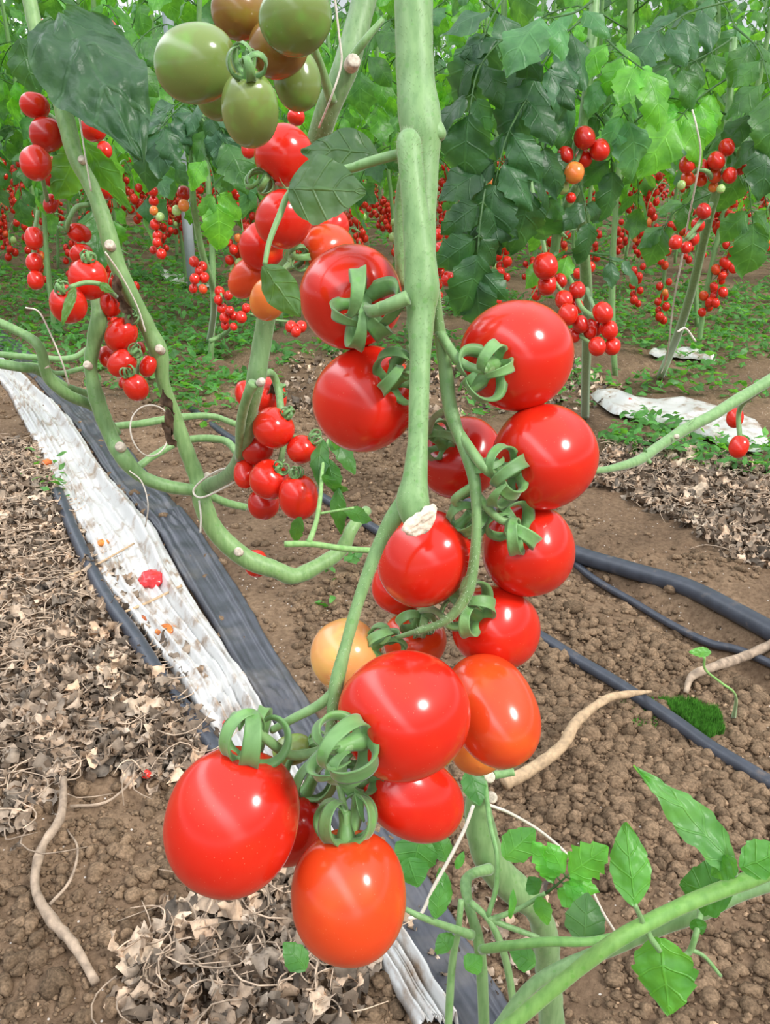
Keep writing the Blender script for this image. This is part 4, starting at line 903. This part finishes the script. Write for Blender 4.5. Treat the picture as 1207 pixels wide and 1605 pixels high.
zoneB = [(900, 760), (960, 690), (1060, 700), (1160, 730), (1450, 790), (1450, 930), (1150, 880), (1080, 830), (980, 780)]
zoneC = [(180, 1520), (230, 1470), (330, 1410), (470, 1370), (560, 1420), (600, 1500), (560, 1620), (200, 1620)]
zoneD = [(450, 560), (900, 560), (1000, 640), (700, 660), (450, 640)]
zoneE = [(640, 1400), (850, 1380), (880, 1480), (760, 1600), (640, 1600)]
zoneF = [(130, 900), (190, 900), (300, 1040), (320, 1090), (260, 1060), (170, 960)]
mb = MB()
for zone, n, s0, s1 in ((zoneA, 2600, .006, .030), (zoneA2, 1700, .008, .038), (zoneB, 4300, .006, .034), (zoneC, 700, .006, .032), (zoneD, 900, .01, .04), (zoneE, 110, .008, .026), (zoneF, 150, .006, .03)):
    for x, y in scatter_poly(zone, n, rnd): dryleaf(mb, x, y, rnd.uniform(s0, s1), rnd)
for zone, n in ((zoneA, 420), (zoneB, 300), (zoneC, 90)):     # thin dry stalks
    for x, y in scatter_poly(zone, n, rnd):
        a = rnd.random() * 6.28; L = rnd.uniform(.02, .09); q = [(x + math.cos(a + .5 * k) * L * k / 3, y + math.sin(a + .5 * k) * L * k / 3, H(x, y) + .012 + .012 * rnd.random()) for k in range(4)]
        v = rnd.uniform(.8, 1.7); mb.tube(q, [.0011, .001, .0009, .0005], seg=4, n=2, tint=(v, v, v))
o = mb.build('dry_leaf_litter', M['litter']); tag(o, 'litter of brown crumpled dry leaves and stalks on the soil', 'leaf litter', kind='stuff')
big = [(150, 1040, .075), (225, 1190, .08), (190, 1130, .09), (270, 1180, .06), (120, 850, .05), (330, 1425, .05), (222, 1480, .07), (285, 1480, .05), (160, 1075, .06), (260, 1130, .07), (75, 790, .05), (1110, 780, .07), (1090, 730, .08), (960, 740, .07)]
for i, (px, py, sz) in enumerate(big):
    g = G(px, py); mb = MB(); r2 = random.Random(i); a = r2.random() * 6.28
    leaflet(mb, (g.x, g.y, g.z + .022), (math.cos(a), math.sin(a), .1), (.2, -.4, 1), sz, sz * .55, droop=1.0, fold=.3, teeth=4, ta=.5, nu=16, nv=9, tint=(1.7, 1.75, 1.75), seed=i, ripple=.12)
    o = mb.build('dry_leaf', M['litter']); tag(o, 'large pale curled dry leaf lying on top of the leaf litter', 'dry leaf', 'large dry leaves')
ico_v = []; phi = (1 + 5 ** .5) / 2
for a, b in ((1, phi), (-1, phi), (1, -phi), (-1, -phi)): ico_v += [(0, a, b), (a, b, 0), (b, 0, a)]
import bmesh
bm = bmesh.new(); bmesh.ops.create_icosphere(bm, subdivisions=2, radius=1); I2v = np.array([tuple(v.co) for v in bm.verts]); I2f = [[v.index for v in f.verts] for f in bm.faces]; bm.free()
bm = bmesh.new(); bmesh.ops.create_icosphere(bm, subdivisions=1, radius=1); I1v = np.array([tuple(v.co) for v in bm.verts]); I1f = [[v.index for v in f.verts] for f in bm.faces]; bm.free()
MOSSP = gpoly([(1030, 1095), (1080, 1090), (1135, 1110), (1145, 1155), (1110, 1172), (1050, 1125)])
mb = MB(); nr = np.random.RandomState(8); rnd = random.Random(12)
soilA = [(-60, 1230), (260, 1160), (480, 1200), (1480, 1060), (1480, 1640), (-60, 1640)]; soilB = [(440, 880), (620, 780), (1460, 1080), (1460, 1300), (700, 1180), (480, 1080)]; soilC = [(820, 960), (1020, 1000), (1460, 1120), (1460, 1420), (800, 1300)]; soilD = [(240, 640), (600, 640), (900, 800), (1200, 900), (1000, 1000), (480, 1000)]
for zone, n, s0 in ((soilA, 11500, .0016), (soilB, 8000, .0018), (soilC, 5500, .0021), (soilD, 6500, .0022), (gpoly and [(-60, 560), (300, 560), (500, 1000), (460, 1200), (-60, 1300)], 2200, .0025)):
    for x, y in scatter_poly(zone, n, rnd):
        dens = float(fbm(x * 5 + 9, y * 5 + 1, 2))
        if inpoly(x, y, MOSSP): continue
        if dens < .40 and rnd.random() < .75: continue
        r = s0 * (rnd.paretovariate(1.9)); r = min(r, .0085) if rnd.random() > .02 else min(r * 1.6, .013); v, f = (I2v, I2f) if r > .006 else (I1v, I1f)
        q = v * (1 + nr.uniform(-.17, .17, (len(v), 1)) + .25 * np.sin(v @ nr.uniform(-3, 3, (3, 1)) + nr.rand() * 6)) * np.array((r * rnd.uniform(.8, 1.3), r * rnd.uniform(.8, 1.3), r * rnd.uniform(.6, 1)))
        k = rnd.uniform(.72, 1.35); k = 2.6 if (rnd.random() < .01 and r < .006) else k
        mb.add(q + np.array((x, y, H(x, y) + r * .3)), f, (k, k, k))
o = mb.build('soil_crumbs', M['crumb']); tag(o, 'loose crumbs and small clods of brown soil', 'soil', kind='stuff')

mb = MB(); rnd = random.Random(5)
for zone, n, s0, s1, th in (([(-40, 430), (1260, 430), (1260, 640), (940, 610), (500, 560), (300, 640), (-40, 560)], 11000, .02, .06, .40), ([(940, 700), (1000, 655), (1100, 690), (1260, 720), (1260, 760), (1060, 740)], 420, .02, .05, .0),
                       ([(200, 540), (400, 480), (420, 600), (340, 680), (250, 640)], 700, .02, .05, .38), ([(700, 560), (880, 560), (930, 640), (740, 690)], 320, .02, .05, .40), ([(-100, 375), (1300, 375), (1260, 440), (-40, 440)], 3000, .03, .09, .36), ([(-300, 270), (1500, 270), (1300, 375), (-100, 375)], 9000, .05, .16, .30), ([(480, 880), (560, 870), (560, 960), (500, 980)], 14, .02, .04, .0), ([(30, 730), (100, 740), (130, 800), (60, 790)], 26, .02, .04, 0)):
    for x, y in scatter_poly(zone, n, rnd):
        if float(fbm(x * 1.6 + 51, y * 1.6 + 7, 3)) < th: continue
        a = rnd.random() * 6.28; sz = rnd.uniform(s0, s1); tv = rnd.uniform(.8, 1.7); up_ = rnd.uniform(.1, 1.1)
        k = (1.1 * tv, 1.45 * tv, .95 * tv)
        leaflet(mb, (x, y, H(x, y) + rnd.uniform(0, .05)), (math.cos(a), math.sin(a), up_), (rnd.gauss(0, .5), rnd.gauss(0, .5), 1), sz, sz * rnd.uniform(.2, .55), droop=rnd.uniform(.3, 1.8), teeth=3, ta=.4, nu=6, nv=3, tint=k, seed=rnd.random())
o = mb.build('weeds', M['leaf']); tag(o, 'low green weeds and trimmed tomato leaves covering the ground between the rows', 'weeds', kind='stuff')
# moss
mb = MB(); rnd = random.Random(6)
for x, y in scatter_poly([(1030, 1100), (1080, 1098), (1125, 1115), (1135, 1150), (1110, 1160), (1060, 1125)], 9000, rnd):
    a = rnd.random() * 6.28; h = rnd.uniform(.006, .014); z = H(x, y); w = .0008; tv = rnd.uniform(.7, 1.5)
    mb.add([(x - w * math.cos(a), y - w * math.sin(a), z - .002), (x + w * math.cos(a), y + w * math.sin(a), z - .002), (x + rnd.uniform(-.003, .003), y + rnd.uniform(-.003, .003), z + h)], [[0, 1, 2]], (tv, tv, tv))
for x, y in scatter_poly([(960, 1085), (1020, 1090), (1060, 1130), (1000, 1150)], 500, rnd):
    h = .006; z = H(x, y); w = .0008; mb.add([(x - w, y, z), (x + w, y, z), (x, y, z + h)], [[0, 1, 2]], (1.2, 1.2, 1.5))
o = mb.build('moss_patch', M['moss']); tag(o, 'vivid green moss patch beside the thin drip pipe', 'moss', kind='stuff')

# twigs
def twig(pts, label, m='twig', subs=()):
    mb = MB(); mb.tube([tuple(q[0]) for q in pts], [q[1] for q in pts], seg=10, n=7, lump=.25)
    for s in subs: mb.tube([tuple(q[0]) for q in s], [q[1] for q in s], seg=6, n=4, lump=.2)
    o = mb.build('dry_twig', M[m]); tag(o, label, 'twig')
def g_(x, y, u, r): return (G(x, y, u), r)
twig([g_(790, 1228, .012, .009), g_(830, 1208, .02, .009), g_(880, 1170, .035, .008), g_(905, 1130, .045, .007), g_(950, 1096, .045, .006), g_(985, 1088, .035, .005), g_(1020, 1084, .02, .002)], 'light tan dry branch bent over the drip pipe at right', subs=[[g_(893, 1155, .04, .003), g_(880, 1148, .045, .002)]])
twig([g_(1075, 1085, .01, .004), g_(1085, 1060, .02, .006), g_(1120, 1045, .025, .007), g_(1170, 1030, .03, .008), g_(1230, 1010, .02, .008)], 'grey-brown dry stalk poking in from the right edge', m='litter')
twig([g_(100, 1220, .03, .004), g_(95, 1280, .02, .005), g_(65, 1330, .015, .005), g_(55, 1390, .012, .005), g_(80, 1440, .012, .006), g_(115, 1480, .01, .005), g_(150, 1540, .008, .004)], 'long bent dry stalk along the left edge at bottom', m='litter', subs=[[g_(78, 1418, .012, .002), g_(110, 1380, .012, .0018), g_(122, 1330, .012, .0014), g_(105, 1300, .01, .001)], [g_(110, 1264, .012, .002), g_(165, 1258, .012, .0018), g_(205, 1225, .014, .0015), g_(212, 1195, .02, .001)]])
twig([g_(180, 965, .02, .0022), g_(230, 945, .025, .0022), g_(285, 918, .03, .0025)], 'thin straight dry stalk lying under the shrivelled red tomato')
twig([g_(100, 905, .02, .002), g_(150, 885, .022, .002), g_(210, 852, .028, .0018)], 'thin straight dry stalk across the upper white film')

# dropped fruit
def blob(px, py, rpx, m, color, name, label, cat, seed, squash=.7, parts=None):
    g = G(px, py); r = rpx * gdepth(g) / F; q = I2v.copy(); bm = bmesh.new(); bmesh.ops.create_icosphere(bm, subdivisions=4, radius=1)
    v = np.array([tuple(x.co) for x in bm.verts]); f = [[x.index for x in y.verts] for y in bm.faces]; bm.free()
    k = np.array([1 + .22 * mnoise.noise(Vector(x) * 1.6 + Vector((seed, 0, 0))) + .10 * mnoise.noise(Vector(x) * 4.5 + Vector((seed, 3, 0))) for x in v])[:, None]
    mb = MB(); mb.add(v * k * np.array((r, r, r * squash)) + np.array((g.x, g.y, g.z + r * squash * .8 + .012)), f, color); o = mb.build(name, M[m]); o.color = (1, 1, 1, 1); tag(o, label, cat); return o
blob(240, 928, 20, 'tom', (.62, .03, .035), 'tomato', 'shrivelled crimson tomato lying on the white film', 'tomato', 2)
blob(262, 1003, 15, 'rot', (1, 1, 1), 'rotten_tomato', 'orange rotten tomato pulp on the white film edge', 'rotten tomato', 5, .5)
blob(228, 984, 12, 'rot', (.6, .5, .5), 'rotten_tomato', 'brownish rotten fruit scrap just left of the orange pulp', 'rotten tomato', 7, .4)
blob(163, 862, 9, 'rot', (1.1, 1.3, 1), 'rotten_tomato', 'small orange rotten fruit scrap beside the upper white film', 'rotten tomato', 9, .5)
blob(232, 1229, 7, 'tom', (.75, .03, .02), 'tomato', 'tiny red tomato lying on bare soil at lower left', 'tomato', 11, .95)
blob(272, 782, 8, 'tom', (.45, .6, .25), 'tomato', 'tiny pale green tomato on the soil below the left vines', 'tomato', 12, 1)
blob(985, 640, 7, 'tom', (.7, .06, .04), 'tomato', 'dropped red tomato on the white sheet at right', 'tomato', 13, .8)
blob(358, 1150, 8, 'tom', (.6, .04, .03), 'tomato', 'dropped red tomato on the film just above the bottom left calyx', 'tomato', 14, .8)
blob(75, 735, 8, 'rot', (1.1, .9, 1), 'rotten_tomato', 'small rotten orange scrap at the left edge by the film', 'rotten tomato', 15, .5)

# ------------------------------------------------------------------ plant at the lower right
bp = empty('tomato_plant', G(860, 1520)); tag(bp, 'young tomato plant at the bottom right with a thick pale stem and fresh leaflets', 'tomato plant')
bs = [(752, 1200, .66, 9), (748, 1240, .66, 17), (752, 1290, .67, 23), (765, 1340, .68, 25), (785, 1372, .69, 25), (815, 1400, .70, 24), (842, 1428, .71, 19), (855, 1470, .73, 21), (860, 1540, .76, 20), (868, 1640, .80, 20)]
stempart(bp, 'stem', bs, n=8, seg=20, lump=.08, tint=(1.0, .95, 1.0))
multi(bp, 'side_shoot', [[(768, 1362, .665, 9), (740, 1370, .65, 8), (730, 1385, .64, 9), (735, 1420, .63, 8), (748, 1465, .63, 9), (755, 1520, .64, 9), (760, 1640, .66, 9)]])
multi(bp, 'side_shoot', [[(738, 1415, .62, 6), (765, 1440, .61, 5), (785, 1480, .61, 6), (800, 1540, .62, 6), (815, 1660, .64, 6)], [(765, 1438, .61, 5), (790, 1450, .61, 5), (845, 1470, .61, 4)], [(768, 1442, .61, 5), (812, 1425, .61, 4), (855, 1400, .61, 3.5)]])
multi(bp, 'side_shoot', [[(740, 1466, .61, 8), (700, 1452, .60, 6), (660, 1437, .59, 5), (636, 1425, .59, 4)], [(723, 1410, .62, 5), (718, 1460, .62, 5), (708, 1520, .63, 6), (700, 1660, .65, 6)]])
multi(bp, 'tendril', [[(760, 1225, .64, 4), (768, 1290, .62, 4), (779, 1340, .61, 4), (778, 1390, .61, 4), (765, 1436, .61, 4)]], tint=(.9, 1, .9))
multi(bp, 'side_shoot', [[(755, 1488, .52, 8), (800, 1482, .50, 8), (860, 1476, .49, 8), (920, 1476, .49, 7), (960, 1468, .49, 6)]], tint=(.85, 1.05, .7))
scar(bp, 767, 1218, .645, 9, (.1, .2, 1)); scar(bp, 771, 1250, .645, 10, (.1, .1, 1))
multi(bp, 'side_shoot', [[(775, 1215, .65, 7), (790, 1213, .65, 6), (806, 1210, .65, 6)]])
BG = (1.6, 2.3, 1.3); BD = (1.2, 1.7, 1.2)
for i, (b, t, w, ti, tt) in enumerate([((790, 1345, .61), (838, 1300, .61), 52, .2, BG), ((736, 1205, .63), (752, 1262, .62), 40, -.3, BD), ((700, 1350, .64), (682, 1300, .64), 34, .3, BD), ((715, 1362, .62), (727, 1335, .62), 14, .2, BG),
        ((640, 1345, .62), (655, 1390, .62), 52, .2, BD), ((660, 1310, .63), (640, 1380, .63), 70, -.2, BD), ((684, 1440, .59), (690, 1385, .59), 30, .2, BD), ((800, 1440, .60), (805, 1392, .60), 14, .6, BG), ((700, 1420, .63), (690, 1360, .64), 30, .5, BG),
        ((845, 1400, .60), (828, 1375, .60), 30, .3, BD), ((845, 1405, .60), (858, 1450, .60), 28, .3, BG), ((705, 1490, .60), (688, 1465, .60), 40, .3, BD), ((730, 1520, .62), (755, 1500, .62), 34, .2, BG), ((915, 1480, .52), (920, 1400, .53), 62, .1, (1.4, 1.6, 1.6)), ((840, 1510, .55), (800, 1490, .55), 40, .3, BG), ((480, 1520, .60), (445, 1478, .60), 40, .2, BD)]):
    pxlf(bp, 'leaf', b, t, w, tilt=ti, tint=tt, droop=.5, teeth=4, ta=.12, seed=50 + i, nu=20, nv=9)
mb = MB(); compound(mb, [P(856, 1400, .59), P(875, 1385, .585), P(892, 1370, .58)], cdir(0, .4, 1), .026, pairs=3, tint=(1.7, 2.6, 1.1), seed=5, nu=14, nv=7, r=.0008, droop=.4, ta=.35, wr=.6, spread=1.1); mb.build('leaf', M['leaf'], bp)
fr = empty('tomato_shoot', P(1200, 1380, .42)); tag(fr, 'fresh green shoot entering from the right edge at the bottom with long serrated leaflets', 'shoot')
multi(fr, 'stem', [[(700, 1690, .46, 12), (880, 1540, .44, 12), (960, 1478, .43, 13), (1020, 1444, .43, 13), (1080, 1415, .43, 13), (1150, 1388, .43, 13), (1260, 1350, .43, 13), (1450, 1310, .45, 12), (1560, 1450, .52, 12)]], tint=(1.0, 1.15, .7), seg=16)
multi(fr, 'stem', [[(760, 1640, .52, 9), (840, 1540, .51, 10), (960, 1485, .50, 12), (1040, 1450, .49, 14), (1100, 1428, .48, 14), (1160, 1400, .48, 13), (1260, 1370, .48, 13), (1400, 1360, .5, 12), (1480, 1480, .56, 12)]], tint=(.95, .95, 1.0), seg=16)
multi(fr, 'petiole', [[(1010, 1452, .43, 5), (1003, 1435, .425, 4), (995, 1418, .42, 4)], [(1012, 1450, .43, 5), (1020, 1470, .43, 5), (1035, 1490, .43, 5)], [(1098, 1430, .47, 5), (1092, 1460, .46, 5), (1082, 1490, .46, 5), (1070, 1500, .46, 5)], [(1152, 1370, .43, 5), (1150, 1355, .42, 5), (1148, 1345, .415, 4)], [(1082, 1488, .46, 4), (1105, 1500, .46, 3), (1130, 1530, .46, 3)]])
pxlf(fr, 'leaf', (1156, 1368, .42), (998, 1204, .43), 62, tilt=.45, tint=(2.1, 2.4, 2.0), droop=.7, teeth=5, ta=.13, seed=70, nu=40, nv=13, shape=.62, fold=.15, label='long pale green arching leaflet')
pxlf(fr, 'leaf', (995, 1420, .42), (980, 1290, .43), 62, tilt=.1, tint=(1.7, 2.4, 1.3), droop=.4, teeth=5, ta=.07, seed=71, nu=40, nv=13, shape=.85, fold=.25)
pxlf(fr, 'leaf', (1150, 1400, .45), (1068, 1385, .46), 85, tilt=-.3, tint=(.9, 1.4, .8), droop=.8, teeth=4, ta=.12, seed=72, nu=30, nv=13)
pxlf(fr, 'leaf', (1035, 1470, .43), (1050, 1590, .43), 95, tilt=.2, tint=(1.9, 2.6, 1.2), droop=.4, teeth=5, ta=.15, seed=73, nu=34, nv=13)
pxlf(fr, 'leaf', (1090, 1440, .46), (1100, 1465, .46), 26, tilt=.2, tint=(1.0, 1.5, .8), droop=.4, seed=74)
pxlf(fr, 'leaf', (1155, 1350, .41), (1115, 1372, .42), 36, tilt=.3, tint=(1.5, 2.1, 1.1), droop=.4, seed=75)
pxlf(fr, 'leaf', (1160, 1360, .41), (1230, 1330, .41), 60, tilt=.3, tint=(1.5, 2.1, 1.1), droop=.6, seed=76)
# slender seedling by the moss
sd = empty('seedling', G(1150, 1120)); tag(sd, 'single thin seedling with one pale leaf near the moss at right', 'seedling')
multi(sd, 'stem', [[(1150, 1125, gd(1150, 1125), 4), (1153, 1090, 1.1, 2), (1130, 1070, 1.08, 2), (1106, 1050, 1.06, 2), (1104, 1030, 1.05, 2)]], tint=(1.3, 1.4, 1))
pxlf(sd, 'leaf', (1115, 1022, 1.04), (1080, 1022, 1.04), 16, tint=(2.5, 3, 2), seed=3)
# strings at the bottom
twine('twine', [(767, 1262, .64), (800, 1275, .65), (850, 1305, .68), (895, 1345, .70), (920, 1380, .71), (945, 1430, .72), (965, 1462, .74)], .0012, 'white string arching from the young plant over the soil at bottom right')
twine('twine', [(742, 1262, .62), (728, 1300, .62), (705, 1345, .62), (680, 1390, .62), (660, 1432, .62), (640, 1440, .62)], .0013, 'frayed white string hanging straight down left of the young plant')
twine('twine', [(684, 1312, .64), (668, 1330, .64), (650, 1352, .64)], .0012, 'short white string end just under the red fruit at bottom centre')
